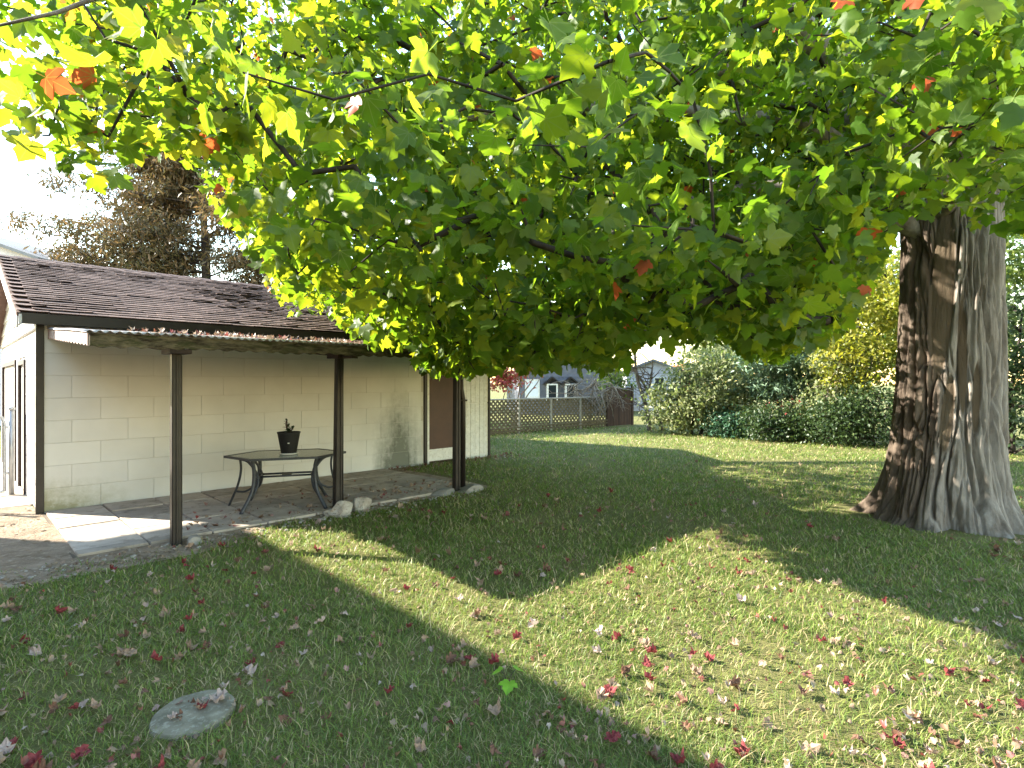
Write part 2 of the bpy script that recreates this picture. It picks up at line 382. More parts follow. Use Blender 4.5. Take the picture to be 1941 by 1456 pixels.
# roof
shm = pmat('brown_shingle', (.115, .072, .060), (.165, .110, .092), 5, .9, .8, 130, .15, vary=.45, c3=(.08, .052, .044))
def roof():
    ov = .26; run = GW / 2 + ov; rise = RZ - EZ - .03; ang = math.atan2(rise, run); ln = math.hypot(run, rise)
    S0, S1 = -.24, GL + .22; e0 = EZ + .05
    def P(s, t, h=0): return Vector((s, -ov + t * math.cos(ang) - h * math.sin(ang), e0 + t * math.sin(ang) + h * math.cos(ang)))
    deck = MB()
    for side in (0, 1):
        V = []
        for h in (-.05, 0):
            for s in (S0, S1):
                for t in (0, ln): p = P(s, t, h); V.append(p if not side else Vector((p.x, GW - p.y, p.z)))
        Fc = [(0, 1, 3, 2), (4, 6, 7, 5), (0, 2, 6, 4), (1, 5, 7, 3), (0, 4, 5, 1), (2, 3, 7, 6)]
        deck.add(V, Fc)
    rf = deck.build('roof', shm, groot)
    # shingle tab meshes
    def tab(curl, l=.312, d=.2):
        V = []; Fc = []; nx_, ny = 4, 4
        for layer in (0, 1):
            for j in range(ny):
                for i in range(nx_):
                    x = (i / (nx_ - 1) - .5) * l; y = j / (ny - 1) * d
                    lift = .016 * (1 - j / (ny - 1)) + curl * (1 - j / (ny - 1)) ** 2 * (0.45 + .55 * abs(2 * i / (nx_ - 1) - 1 + .3 * (curl > .012)))
                    V.append((x, y, lift + (.007 if layer else -.002)))
        n = nx_ * ny
        for j in range(ny - 1):
            for i in range(nx_ - 1):
                a = j * nx_ + i; Fc.append((n + a, n + a + 1, n + a + nx_ + 1, n + a + nx_))
        for i in range(nx_ - 1): Fc.append((i, i + 1, n + i + 1, n + i))
        for j in range(ny - 1): Fc.append((j * nx_, n + j * nx_, n + (j + 1) * nx_, (j + 1) * nx_)); Fc.append((j * nx_ + nx_ - 1, (j + 1) * nx_ + nx_ - 1, n + (j + 1) * nx_ + nx_ - 1, n + j * nx_ + nx_ - 1))
        return mesh('shingle', V, Fc, shm)
    tabs = [tab(c) for c in (0, .006, .012, .02, .03)]
    allt = []
    rows = int((ln - .17) / .14); cols = int((S1 - S0) / .318) + 1
    for r in range(rows + 1):
        for c in range(cols + 1):
            s = S0 + (c + .5 - .5 * (r % 2)) * .318
            if s - .16 < S0 - .1 or s + .16 > S1 + .1: continue
            s = min(max(s, S0 + .157), S1 - .157)
            t = r * .14 - .02
            cz = fbm(np.array(s), np.array(t), 1.3, 21)
            v = int(min(4, max(0, random.gauss(1.3 + 1.6 * float(cz), .9))))
            p = P(s, t, .004)
            wp = loc2w(p.x, -p.y, p.z); px = 970 + wp.x / wp.y * F; py = HZ - (wp.z - CAM_H) / wp.y * F
            size = 1 / wp.y
            allt.append((size if -40 < px < 700 else 0, p, v))
    allt.sort(key=lambda a: -a[0])
    for size, p, v in allt[:300]:
        link('shingle', tabs[v], rf, p, (ang + random.uniform(-.01, .01), random.uniform(-.01, .01), random.uniform(-.015, .015)))
    rest = MB(); Rm = Matrix.Rotation(ang, 3, 'X')
    for size, p, v in allt[300:]:
        me_ = tabs[v]; rest.add([Rm @ x.co + p for x in me_.vertices], [tuple(f.vertices) for f in me_.polygons])
    # far slope seen from behind
    for r in range(rows + 1):
        for c in range(0, cols):
            s = S0 + .157 + c * .318 - (.1 if r % 2 and c else 0); p = P(s, r * .14 - .02, .004)
            if s > S1 - .1: continue
            me_ = tabs[0]; rest.add([Vector(((Rm @ x.co + p).x, GW - (Rm @ x.co + p).y, (Rm @ x.co + p).z)) for x in me_.vertices], [tuple(reversed(f.vertices)) for f in me_.polygons])
    o = rest.build('more_shingles', shm, rf); tag(o, kind='stuff')
    # ridge caps
    rc = MB(); top = P(0, ln).z
    capm = None
    n = int((S1 - S0) / .26)
    cap = MB().add([(-.17, -.13, -.03), (.17, -.13, -.045), (.17, 0, .006), (-.17, 0, .02), (.17, .13, -.045), (-.17, .13, -.03)], [(0, 1, 2, 3), (3, 2, 4, 5)]).me('ridge_shingle', shm)
    for i in range(n): link('ridge_shingle', cap, rf, (S0 + .13 + i * (S1 - S0 - .26) / (n - 1), GW / 2, top + .012), (0, 0, random.uniform(-.03, .03)))
    # fascia and rake boards
    MB().box(S0 + .02, S1 - .02, -ov - .022, -ov + .006, EZ - .09, e0 + .0, .004).box(S0 + .02, S1 - .02, -ov + .006, -.02, EZ - .075, EZ - .055).build('fascia', brown, rf)
    MB().box(S0 + .02, S1 - .02, GW + ov - .006, GW + ov + .022, EZ - .09, e0, .004).build('fascia', brown, rf)
    for s0, s1 in ((S0 - .0, S0 + .025), (S1 - .025, S1)):
        for side in (0, 1):
            V = []
            for s in (s0, s1):
                for t, h in ((0, -.2), (ln, -.2), (ln, -.052), (0, -.052)):
                    p = P(s, t, h); V.append(p if not side else Vector((p.x, GW - p.y, p.z)))
            MB().add(V, [(0, 1, 2, 3), (7, 6, 5, 4), (0, 4, 5, 1), (1, 5, 6, 2), (2, 6, 7, 3), (3, 7, 4, 0)]).build('rake_board', whitep, rf)
    gut = MB().box(S0 + .02, S0 + .05, -ov - .03, .0, EZ - .1, e0 - .02, .003).build('eave_return', stucco, rf)
roof()

# ------------------------------------------------------------ lean-to canopy
def canopy():
    root = empty('lean_to_canopy', (CX, CY, 0), R(45), 'low lean-to canopy of corrugated sheet on thin dark posts beside the garage', 'canopy')
    moss = NT('mossy_board'); p = moss.pos(groot, (1, 1, 4)); 
    c = moss.mix(moss.ramp(moss.noise(p, 5, 5, .7), [(.38, 0.), (.62, 1.)]), (.035, .026, .018), (.20, .165, .105))
    c = moss.mix(moss.ramp(moss.noise(p, 2.6, 6, .7), [(.5, 0.), (.64, 1.)]), c, (.045, .05, .018))
    moss.bump(moss.noise(p, 30, 5), .6, .01); mossm = moss.done(c, .9, .15)
    endm = pmat('peeling_board', (.46, .38, .34), (.36, .27, .24), 8, .8, .5, 60, .2, c3=(.16, .10, .08))
    sheetm = pmat('weathered_sheet', (.42, .38, .35), (.34, .29, .26), 3, .45, .2, 40, .4, metal=.35, c3=(.25, .17, .13))
    S0, S1, W1 = .1, 5.36, 3.02
    def zt(w): return 2.43 - .075 * w
    # corrugated roof sheet
    n = 560; V = []; Fc = []
    for L in (0, .004):
        for w in (.0, 1.0, 2.0, W1 + .05):
            for i in range(n + 1):
                s = S0 - .03 + (S1 - S0 + .06) * i / n
                sag = .012 * mnoise.noise(Vector((s * 1.3, w * .8, 2)))
                V.append((s, -w, zt(w) + .016 + L + .011 * math.sin(2 * math.pi * s / .078) + sag))
    def idx(L, j, i): return L * 4 * (n + 1) + j * (n + 1) + i
    for j in range(3):
        for i in range(n): Fc += [(idx(1, j, i), idx(1, j + 1, i), idx(1, j + 1, i + 1), idx(1, j, i + 1)), (idx(0, j, i), idx(0, j, i + 1), idx(0, j + 1, i + 1), idx(0, j + 1, i))]
    for i in range(n): Fc += [(idx(0, 3, i), idx(0, 3, i + 1), idx(1, 3, i + 1), idx(1, 3, i))]
    link('roof_sheet', mesh('roof_sheet', V, Fc, sheetm, True), root)
    # front board with a ragged scalloped lower edge
    top = zt(W1) - .0; poly = [(S0, top)]; m = 150
    low = []
    for i in range(m + 1):
        s = S0 + (S1 - S0) * i / m; low.append((s, top - .125 - .010 * math.sin(2 * math.pi * s / .16) - .014 * mnoise.noise(Vector((s * 2.2, 0, 5)))))
    V = []; Fc = []
    for y in (-W1 - .02, -W1 + .015):
        for s, z in low: V += [(s, y, z), (s, y, top - .001)]
    h = len(low) * 2
    for i in range(m):
        a = 2 * i; Fc += [(a, a + 2, a + 3, a + 1), (h + a, h + a + 1, h + a + 3, h + a + 2), (a, h + a, h + a + 2, a + 2), (a + 1, a + 3, h + a + 3, h + a + 1)]
    Fc += [(0, 1, h + 1, h), (2 * m, h + 2 * m, h + 2 * m + 1, 2 * m + 1)]
    link('front_board', mesh('front_board', V, Fc, mossm), root)
    # end boards with a saw-tooth lower edge
    for s in (S0, S1):
        k = 30; V = []; lo = []
        for i in range(k + 1):
            w = .04 + (W1 - .02 - .04) * i / k; lo.append((w, zt(w) - .125 + (.022 if i % 2 else 0)))
        for x in (s - .014, s + .014):
            for w, z in lo: V += [(x, -w, z), (x, -w, zt(w) - .002)]
        h = 2 * len(lo); Fc = []
        for i in range(k):
            a = 2 * i; Fc += [(a, a + 1, a + 3, a + 2), (h + a, h + a + 2, h + a + 3, h + a + 1), (a, a + 2, h + a + 2, h + a), (a + 1, h + a + 1, h + a + 3, a + 3)]
        Fc += [(0, h, h + 1, 1), (2 * k, 2 * k + 1, h + 2 * k + 1, h + 2 * k)]
        link('end_board', mesh('end_board', V, Fc, endm if s == S0 else brown), root)
    # posts on cross beams
    for i, (s, w, lean) in enumerate(((.87, 2.84, 0), (2.89, 2.58, -.016), (4.89, 2.64, -.01))):
        bt = zt(w) - .02
        bm_ = MB(); V = []
        for ww, a, b in ((.05, zt(.05) - .15, zt(.05) - .02), (2.98, zt(2.98) - .17, zt(2.98) - .13)):
            pass
        V = [(s - .045, -.06, zt(0) - .14), (s + .045, -.06, zt(0) - .14), (s + .045, -.06, zt(0) - .01), (s - .045, -.06, zt(0) - .01)]
        V += [(s - .045, -2.99, zt(2.99) - .165), (s + .045, -2.99, zt(2.99) - .165), (s + .045, -2.99, zt(2.99) - .01), (s - .045, -2.99, zt(2.99) - .01)]
        MB().add(V, [(0, 1, 2, 3), (7, 6, 5, 4), (0, 4, 5, 1), (1, 5, 6, 2), (2, 6, 7, 3), (3, 7, 4, 0)]).build('cross_beam', brown2, root)
        MB().box(s - .1, s + .1, -w - .16 if i else -w - .2, -w + .16, zt(w) - .185, zt(w) - .135, .004).build('bolster', brown2, root)
        zt_ = zt(w) - .18
        pm = MB(); pw = .047
        pm.box(s - pw, s + pw, -w - pw, -w + pw, -.05, zt_, .008)
        for v in pm.V: v.x += lean * (zt_ - v.z) * -1 * q * -1 if False else (v.z - zt_) * -lean
        po = pm.build('post', brown, root)
        MB().box(s + pw - .002, s + pw + .012, -w - .012, -w + .012, .0, zt_ - .02, .003).box(s - .012, s + .012, -w - pw - .012, -w - pw + .002, .0, zt_ - .02, .003).build('seam', brown, po)
        if i == 2:
            MB().tube([(s + .14, -w + .02, .02), (s + .14, -w + .02, 1.45), (s + .11, -w + .03, 1.62), (s + .11, -w + .05, zt_ + .05)], .042, 12).box(s + .03, s + .19, -w - .03, -w + .07, 1.42, 1.45).build('downpipe', brown, po, True)
canopy()

# ------------------------------------------------------------ patio table and pot
def table():
    c = Vector((-3.12, 7.82, .045)); root = empty('patio_table', c, R(18), 'elongated six-sided glass patio table with curved grey metal legs', 'table')
    metal = pmat('grey_metal', (.030, .034, .042), (.045, .05, .06), 20, .45, .1, 80, .5, metal=.3)
    g = NT('frosted_glass'); g.done((.42, .50, .46), .12, .6); g.b.inputs['Transmission Weight'].default_value = .55; g.b.inputs['IOR'].default_value = 1.3
    g.l.new(g.ramp(g.noise(g.pos(), 120, 3), [(.3, (.36, .43, .40)), (.7, (.46, .53, .49))]), g.b.inputs['Base Color'])
    H = .70
    hexo = [(.79, 0), (.42, .48), (-.42, .48), (-.79, 0), (-.42, -.48), (.42, -.48)]; hexi = [(x * .945, y * .93) for x, y in hexo]
    fr = MB(); V = []
    for z in (H - .03, H): V += [(x, y, z) for x, y in hexo] + [(x, y, z) for x, y in hexi]
    Fc = []
    for i in range(6):
        j = (i + 1) % 6
        Fc += [(12 + i, 12 + j, 18 + j, 18 + i), (i, 6 + i, 6 + j, j), (i, j, 12 + j, 12 + i), (6 + i, 18 + i, 18 + j, 6 + j)]
    fr.add(V, Fc).build('table_frame', metal, root)
    MB().add([(x, y, H - .012) for x, y in hexi] + [(x, y, H - .004) for x, y in hexi], [(5, 4, 3, 2, 1, 0), (6, 7, 8, 9, 10, 11)] + [(i, (i + 1) % 6, 6 + (i + 1) % 6, 6 + i) for i in range(6)]).build('glass_top', g.m, root)
    for sx in (-1, 1):
        for sy in (-1, 1):
            lg = MB().tube(bez([(sx * .40, sy * .36, H - .02), (sx * .375, sy * .34, .5), (sx * .40, sy * .36, .25), (sx * .52, sy * .44, -.012)], 8), .025, 8, flat=.7).build('leg', metal, root, True)
            MB().tube(bez([(sx * .60, sy * .17, H - .02), (sx * .46, sy * .18, .62), (sx * .345, sy * .22, .43), (sx * .36, sy * .28, .26), (sx * .455, sy * .39, .14)], 8), .017, 8).build('bow', metal, lg, True)
    for sx in (-1, 1):                                                  # slim curved legs under the two pointed ends
        lg = MB().tube(bez([(sx * .60, .04, H - .02), (sx * .585, .06, .5), (sx * .63, .10, .28), (sx * .75, .17, -.012)], 8), .016, 8).build('leg', metal, root, True)
        MB().tube(bez([(sx * .44, -.04, H - .02), (sx * .36, .0, .52), (sx * .40, .06, .30), (sx * .53, .10, .19), (sx * .66, .125, .19)], 8), .014, 8).build('bow', metal, lg, True)
    for sy in (-1, 1): MB().tube([(-.36, sy * .12, .41), (.36, sy * .12, .41)], .014, 8).build('stretcher', metal, root, True)
    for sx in (-1, 1): MB().tube(bez([(sx * .375, -.34, .42), (sx * .33, -.12, .41), (sx * .33, .12, .41), (sx * .375, .34, .42)], 6), .014, 8).build('stretcher', metal, root, True)
    MB().box(-.06, .06, -.13, .13, .405, .415).build('ring_plate', metal, root)
    # pot with a plant
    pc = Vector((-3.06, 7.74, .045 + H + .001)); pot = empty('potted_plant', pc, 0, 'small leafy plant in a dark woven tapered pot on the glass table', 'plant pot')
    pm = NT('woven_black'); p = pm.pos(); w = pm.node('ShaderNodeTexWave', wave_type='BANDS', bands_direction='Z'); w.inputs['Scale'].default_value = 28; w.inputs['Distortion'].default_value = 3
    pm.l.new(p, w.inputs[0]); pm.bump(w.outputs[0], .7, .006); pmm = pm.done((.022, .022, .024), .6, .3)
    clear = pmat('clear_saucer', (.5, .5, .48), (.6, .6, .58), 10, .15, 0, spec=.6)
    MB().lathe([(.115, .0), (.13, .022), (.122, .022), (.10, .008)], 32).build('saucer', clear, pot, True)
    MB().lathe([(.092, .010), (.098, .012), (.146, .285), (.152, .29), (.152, .305), (.138, .305), (.132, .26), (.05, .258)], 32).build('pot', pmm, pot, True)
    MB().box(.035, .062, -.137, -.128, .155, .17, .003).build('sticker', whitep, pot)
    soil = MB().lathe([(.131, .25), (.11, .272), (.02, .276)], 24).build('soil', dm, pot, True)
    lm = leafmat('pot_leaf', [(0, (.02, .035, .012)), (1, (.05, .07, .02))], [(0, (.05, .08, .02)), (1, (.08, .1, .03))], .2)
    st = MB(); st.tube(bez([(0, 0, .26), (-.02, 0, .33), (-.035, .0, .40), (-.03, 0, .455)], 5), [.012] * 16, 6).tube(bez([(0, 0, .27), (.03, 0, .32), (.06, 0, .35)], 5), .008, 6)
    st.build('stem', brown2, pot, True)
    lv = []
    for (bx, by, bz) in ((-.03, 0, .455), (-.03, 0, .42), (-.03, 0, .36), (0, 0, .3), (.02, 0, .31), (.05, 0, .345), (-.02, 0, .29)):
        for k in range(5 if bz > .3 else 6): lv.append((Vector((bx, by, bz)), random.uniform(0, 6.28), random.uniform(-.2, .9), random.uniform(.04, .07) * (1.3 if bz < .4 else .8)))
    lf = mesh('leaf', [(0, 0, 0), (.25, .3, .06), (.3, .65, .08), (0, 1, -.05), (-.3, .65, .08), (-.25, .3, .06), (0, .5, 0)], [(0, 1, 6), (1, 2, 6), (2, 3, 6), (3, 4, 6), (4, 5, 6), (5, 0, 6)], lm)
    for p_, a, e, s in lv: link('leaf', lf, pot, p_, (e, 0, a), (s, s, s))
table()

# ------------------------------------------------------------ stones
def rock(name, loc, sx, sy, sz, mat, label, group=None, seed=0, sharp=1.0, sub=3):
    import bmesh
    bm = bmesh.new(); bmesh.ops.create_icosphere(bm, subdivisions=sub, radius=1)
    rr = random.Random(seed); planes = [(Vector((rr.gauss(0, 1), rr.gauss(0, 1), rr.gauss(0, 1) * .8)).normalized(), rr.uniform(.55, .85)) for _ in range(int(14 * sharp))]
    for v in bm.verts:
        for nrm, d in planes:
            e = v.co.dot(nrm) - d
            if e > 0: v.co -= nrm * e
        v.co *= 1 + .06 * mnoise.noise(v.co * 2.5 + Vector((seed, 0, 0)))
        v.co = Vector((v.co.x * sx, v.co.y * sy, v.co.z * sz))
    me_ = bpy.data.meshes.new(name); bm.to_mesh(me_); bm.free(); me_.materials.append(mat)
    o = link(name, me_, None, loc, (0, 0, rr.uniform(0, 6))); return tag(o, label, 'rock', group)
qz = pmat('pale_rock', (.46, .42, .37), (.29, .255, .22), 9, .9, .9, 35, .2, c3=(.17, .145, .12), bdist=.02)
gr = pmat('grey_rock', (.34, .31, .28), (.24, .22, .20), 6, .9, .7, 40, .2, bdist=.01)
p = pix(648, 978); rock('rock', (p.x, p.y, .06), .19, .15, .15, qz, 'chunky pale rock at the foot of the middle canopy post', seed=11)
p = pix(685, 968); rock('rock', (p.x, p.y, .07), .17, .13, .16, qz, 'angular pale rock beside the chunky one, with a grey split face', seed=5)
p = pix(622, 978); rock('rock', (p.x, p.y, .035), .085, .075, .075, qz, 'smallest pale rock left of the middle canopy post', seed=8)
p = pix(368, 1030); rock('rock', (p.x, p.y, .02), .15, .10, .075, gr, 'flat grey stone leaning at the foot of the corner post', seed=3)
p = pix(842, 935); rock('rock', (p.x, p.y, .0), .28, .20, .07, gr, 'low rounded stone at the end of the paving', seed=4, sharp=.5)
p = pix(892, 931); rock('rock', (p.x, p.y, .01), .24, .20, .10, gr, 'rounded stone right of the last canopy post', seed=9, sharp=.5)
gvm = qz
def pebbles():
    base = []
    for k in range(3):
        import bmesh
        bm = bmesh.new(); bmesh.ops.create_icosphere(bm, subdivisions=1, radius=1)
        for v in bm.verts: v.co *= 1 + .3 * mnoise.noise(v.co * 1.3 + Vector((k * 9, 0, 0))); v.co.z *= .6
        base.append(([v.co.copy() for v in bm.verts], [tuple(v.index for v in f.verts) for f in bm.faces])); bm.free()
    mb = MB()
    for i in range(420):
        if i < 60: s, w = 2.9 + random.gauss(0, .35), 2.75 + random.gauss(0, .14)
        else: s, w = random.uniform(-2, 5), 2.72 + abs(random.gauss(0, .2))
        if s < .8 and random.random() < .7: w = random.uniform(2.7, 3.3)
        r = abs(random.gauss(.008, .007)) + .006; V, Fc = base[i % 3]; a = random.uniform(0, 6.28); ca, sa = math.cos(a), math.sin(a); c = loc2w(s, w, .012)
        mb.add([c + Vector((v.x * ca - v.y * sa, v.x * sa + v.y * ca, v.z)) * r for v in V], Fc)
    cb = MB()
    for i in range(1300):                                             # crumbs and clods of dry soil
        s, w = random.uniform(-5, 1.6), random.uniform(2.72, 3.35)
        if s < 0 and random.random() < .6: w = random.uniform(-.6, 3.3)
        V, Fc = base[i % 3]; r = abs(random.gauss(0, .012)) + .006; c = loc2w(s, w, .012); a = random.uniform(0, 6.28); ca, sa = math.cos(a), math.sin(a)
        cb.add([c + Vector((v.x * ca - v.y * sa, v.x * sa + v.y * ca, v.z * .8)) * r for v in V], Fc)
    tag(cb.build('soil_clods', dm), 'crumbs and clods of dry soil beside the paving', 'soil', kind='stuff')
    tag(mb.build('gravel', gvm), 'small pale stones scattered along the paving edge', 'gravel', kind='stuff')
pebbles()
# round stepping stone in the lawn
def stepping():
    m = pmat('lichen_stone', (.235, .21, .155), (.15, .135, .10), 11, .95, .9, 45, .1, c3=(.30, .285, .225))
    p = pix(367, 1358); n = 40; V = []; Fc = []
    prof = [(1.0, -.03), (1.0, .035), (.96, .048), (.7, .052), (.35, .050), (0.02, .052)]
    for r, z in prof:
        for k in range(n):
            a = 2 * math.pi * k / n; rr = r * (.197 + .012 * mnoise.noise(Vector((math.cos(a) * 1.6, math.sin(a) * 1.6, 3))) + .004 * mnoise.noise(Vector((math.cos(a) * 7, math.sin(a) * 7, 3))))
            V.append((rr * math.cos(a), rr * math.sin(a), z + .004 * mnoise.noise(Vector((rr * 20 * math.cos(a), rr * 20 * math.sin(a), 1)))))
    for i in range(len(prof) - 1):
        for k in range(n): Fc.append((i * n + k, i * n + (k + 1) % n, (i + 1) * n + (k + 1) % n, (i + 1) * n + k))
    Fc.append(tuple((len(prof) - 1) * n + k for k in range(n)))
    o = link('stepping_stone', mesh('stepping_stone', V, Fc, m), None, (p.x, p.y, -.018), (R(2), R(-2), 0)); tag(o, 'round flat grey stepping stone sunk in the grass', 'stone')
    return p
STEP = stepping()

# ------------------------------------------------------------ leaf shapes
HALF = [(0, .05), (.14, -.06), (.36, -.05), (.40, .11), (.56, .18), (.67, .46), (.50, .47), (.33, .45), (.37, .63), (.24, .72), (0, 1.0)]
HALF_LO = [(0, .02), (.36, -.05), (.44, .14), (.67, .46), (.33, .45), (.30, .68), (0, 1.0)]
def leaf_shape(half, curl=.25, fold=.2, twist=.0):
    out = list(half) + [(-x, y) for x, y in half[-2:0:-1]]
    P2 = [(0, .3)] + out; V = []
    for x, y in P2: V.append((x, y, -curl * (y * y) + fold * abs(x) - .35 * curl * x * x * 3 + twist * x * y))
    n = len(out); T = [(0, 1 + i, 1 + (i + 1) % n) for i in range(n)]
    return np.array(V, np.float32), np.array(T, np.int32)
HI = [leaf_shape(HALF, c, f, t) for c, f, t in ((.15, .25, .1), (.4, .15, -.2), (.05, .4, .2), (.55, .3, .1))]
LO = [leaf_shape(HALF_LO, c, f, t) for c, f, t in ((.15, .25, .1), (.4, .2, -.2), (.1, .4, .2))]
def scatter(shapes, pos, side, tip, nrm, size, which, rnd):
    """join many leaves into arrays"""
    Vs, Ts, As = [], [], []; b = 0
    for k, (v, t) in enumerate(shapes):
        ix = np.nonzero(which == k)[0]
        if not len(ix): continue
        W = pos[ix, None, :] + size[ix, None, None] * (v[None, :, 0:1] * side[ix, None, :] + v[None, :, 1:2] * tip[ix, None, :] + v[None, :, 2:3] * nrm[ix, None, :])
        Vs.append(W.reshape(-1, 3)); Ts.append((t[None] + (np.arange(len(ix)) * len(v))[:, None, None] + b).reshape(-1, t.shape[1])); As.append(np.repeat(rnd[ix], len(v))); b += len(ix) * len(v)
    return np.concatenate(Vs), np.concatenate(Ts), np.concatenate(As)
def norm(a): return a / np.maximum(np.linalg.norm(a, axis=1, keepdims=True), 1e-9)
def frames(n, up=.55, droop=.9, out=None):
    """leaf frames: normals mostly up, tips hanging"""
    nr = rng.normal(size=(n, 3)); nr = norm(nr * .75 + np.array([0, 0, up]))
    tp = rng.normal(size=(n, 3)) * .8 + np.array([0, 0, -droop])
    if out is not None: tp = tp + out
    tp = norm(tp - nr * (tp * nr).sum(1, keepdims=True)); return np.cross(tp, nr), tp, nr

# ------------------------------------------------------------ the maple
bark = NT('maple_bark')
bp = bark.pos(scale=(1, 1, .22)); n1 = bark.noise(bp, 7, 6, .65)
bc = bark.mix(bark.ramp(n1, [(.35, 0.), (.65, 1.)]), (.135, .112, .092), (.32, .285, .25))
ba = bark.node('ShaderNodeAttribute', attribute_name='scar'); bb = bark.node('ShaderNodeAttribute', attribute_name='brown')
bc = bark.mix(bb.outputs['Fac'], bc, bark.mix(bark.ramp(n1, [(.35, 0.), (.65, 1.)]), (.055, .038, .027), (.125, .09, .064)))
bc = bark.mix(ba.outputs['Fac'], bc, bark.mix(bark.ramp(bark.noise(bp, 4, 4), [(.35, 0.), (.7, 1.)]), (.075, .055, .036), (.115, .088, .06)))
bark.bump(bark.noise(bark.pos(scale=(1, 1, .3)), 34, 6, .75), .9, .022); barkm = bark.done(bc, .95, .15)
twigm = pmat('twig_bark', (.028, .022, .018), (.055, .045, .038), 12, .9, .5, 60, .2)
maple = empty('maple_tree', (0, 0, 0), 0, 'huge maple with furrowed trunk and low spreading green canopy over the lawn', 'tree')
def trunk():
    na, nz = 500, 240; H = 6.9
    A = np.linspace(0, 2 * math.pi, na, endpoint=False); Zs = (np.linspace(0, 1, nz) ** 1.25) * H - .06
    V = np.zeros((nz, na, 3), np.float32); scar = np.zeros((nz, na), np.float32); br = np.zeros((nz, na), np.float32)
    # azimuth facing the camera is a = atan2(-TY, -TX)
    face = math.atan2(-TY, -TX)
    for i, z in enumerate(Zs):
        zz = max(z, 0)
        r0 = .54 - .012 * zz + .24 * math.exp(-zz / .34) + .06 * math.exp(-zz / 1.4)
        if zz > 4.2: r0 -= .035 * (zz - 4.2)
        for j, a in enumerate(A):
            ca, sa = math.cos(a), math.sin(a)
            rel = (a - face + math.pi) % (2 * math.pi) - math.pi       # + is to the right in the picture? (counter-clockwise)
            lob = 1 + .05 * math.cos(2 * a + .8) + .035 * math.cos(3 * a + 2) + .20 * math.exp(-zz / .32) * (.5 * math.cos(5 * a + .5) + .3 * math.cos(9 * a + 2) + .3 * math.cos(14 * a + 1))
            r = r0 * lob
            wv = .22 * mnoise.noise(Vector((ca * 1.5, sa * 1.5, zz * 1.1)))
            k = 4.6
            n = mnoise.noise(Vector((ca * k + wv * 2, sa * k + wv * 2, zz * .62)))
            n2 = mnoise.noise(Vector((ca * k * 2.1 + wv * 3, sa * k * 2.1 + 7, zz * 1.5)))
            rid = min(1, abs(n) * 5.5) ** .75 * .66 + min(1, abs(n2) * 4.2) * .34
            # lens shaped bare wood scars
            sc = 0.0
            for (c0, z0, hw, hh, tilt) in ((-.12, 2.9, .26, 1.15, .06), (.30, 2.05, .12, .75, -.05), (.62, 1.55, .10, .45, .04), (.02, 1.35, .13, .5, .1)):
                d = ((rel - c0 - tilt * (zz - z0)) / hw) ** 2 + ((zz - z0) / hh) ** 2
                sc = max(sc, 1 - min(1, max(0, (d - .75) / .3)))
            depth = .125 * (rid - 1) * (1 - .92 * sc) - .035 * sc + .012 * mnoise.noise(Vector((ca * 16, sa * 16, zz * 5))) * (1 - sc)
            r += depth
            cx = TX + .02 * zz + .05 * math.sin(zz * .7); cy = TY
            V[i, j] = (cx + r * ca, cy + r * sa, z); scar[i, j] = sc
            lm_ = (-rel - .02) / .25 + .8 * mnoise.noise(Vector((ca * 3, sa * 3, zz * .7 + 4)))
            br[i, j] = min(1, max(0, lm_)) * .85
    I = np.arange(nz * na).reshape(nz, na); Q = np.stack([I[:-1], np.roll(I, -1, 1)[:-1], np.roll(I, -1, 1)[1:], I[1:]], -1).reshape(-1, 4)
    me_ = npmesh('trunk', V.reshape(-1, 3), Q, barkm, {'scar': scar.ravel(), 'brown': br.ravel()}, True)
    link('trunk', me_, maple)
trunk()
LIMBS = [
    (.24, [(5.0, 7.0, 4.4), (3.9, 6.8, 5.6), (2.2, 6.4, 6.5), (0, 5.6, 6.5), (-2.2, 4.8, 5.2)]),
    (.12, [(5.1, 6.8, 4.2), (3.9, 5.4, 4.9), (1.9, 3.8, 5.0), (-.4, 2.8, 4.3), (-2.3, 2.6, 3.4)]),
    (.14, [(5.0, 7.0, 4.0), (3.5, 6.5, 4.65), (1.85, 6, 4.62), (-.2, 5.9, 4.55), (-1.9, 6.0, 3.9)]),
    (.12, [(5.0, 7.1, 3.7), (3.4, 7.3, 4.3), (1.9, 7.3, 3.95), (.3, 7.2, 3.2), (-.9, 6.8, 2.5)]),
    (.12, [(5.1, 7.3, 3.9), (3.7, 8.5, 4.4), (2.1, 9.1, 3.7), (.7, 9.2, 3.0)]),
    (.16, [(5.4, 7.5, 4.4), (5.0, 9.5, 5.2), (4.3, 11.2, 4.3), (3.4, 12, 3.2)]),
    (.17, [(5.4, 6.8, 4.4), (5, 5.0, 5.1), (3.6, 3.1, 4.9), (2.2, 2.2, 4.1), (1.0, 1.8, 3.3)]),
    (.15, [(5.7, 6.9, 4.5), (7, 6, 5.4), (8.5, 5, 4.7)]),
    (.15, [(5.6, 7.3, 4.6), (7.6, 8.5, 5.5), (9.5, 9.5, 4.6)]),
    (.22, [(5.4, 7.1, 6.0), (4.6, 6.4, 8), (2.6, 5.6, 9.2)]),
    (.25, [(5.5, 7.2, 6.2), (6.0, 8, 9)]),
    (.17, [(4.9, 7.1, 4.8), (2.9, 8.3, 6.3), (.2, 9.0, 6.2), (-2.2, 8.8, 5.2)]),
    (.10, [(5.2, 6.7, 3.9), (4.9, 5.6, 4.2), (4.2, 4.6, 3.9), (3.4, 4.0, 3.3)]),
]
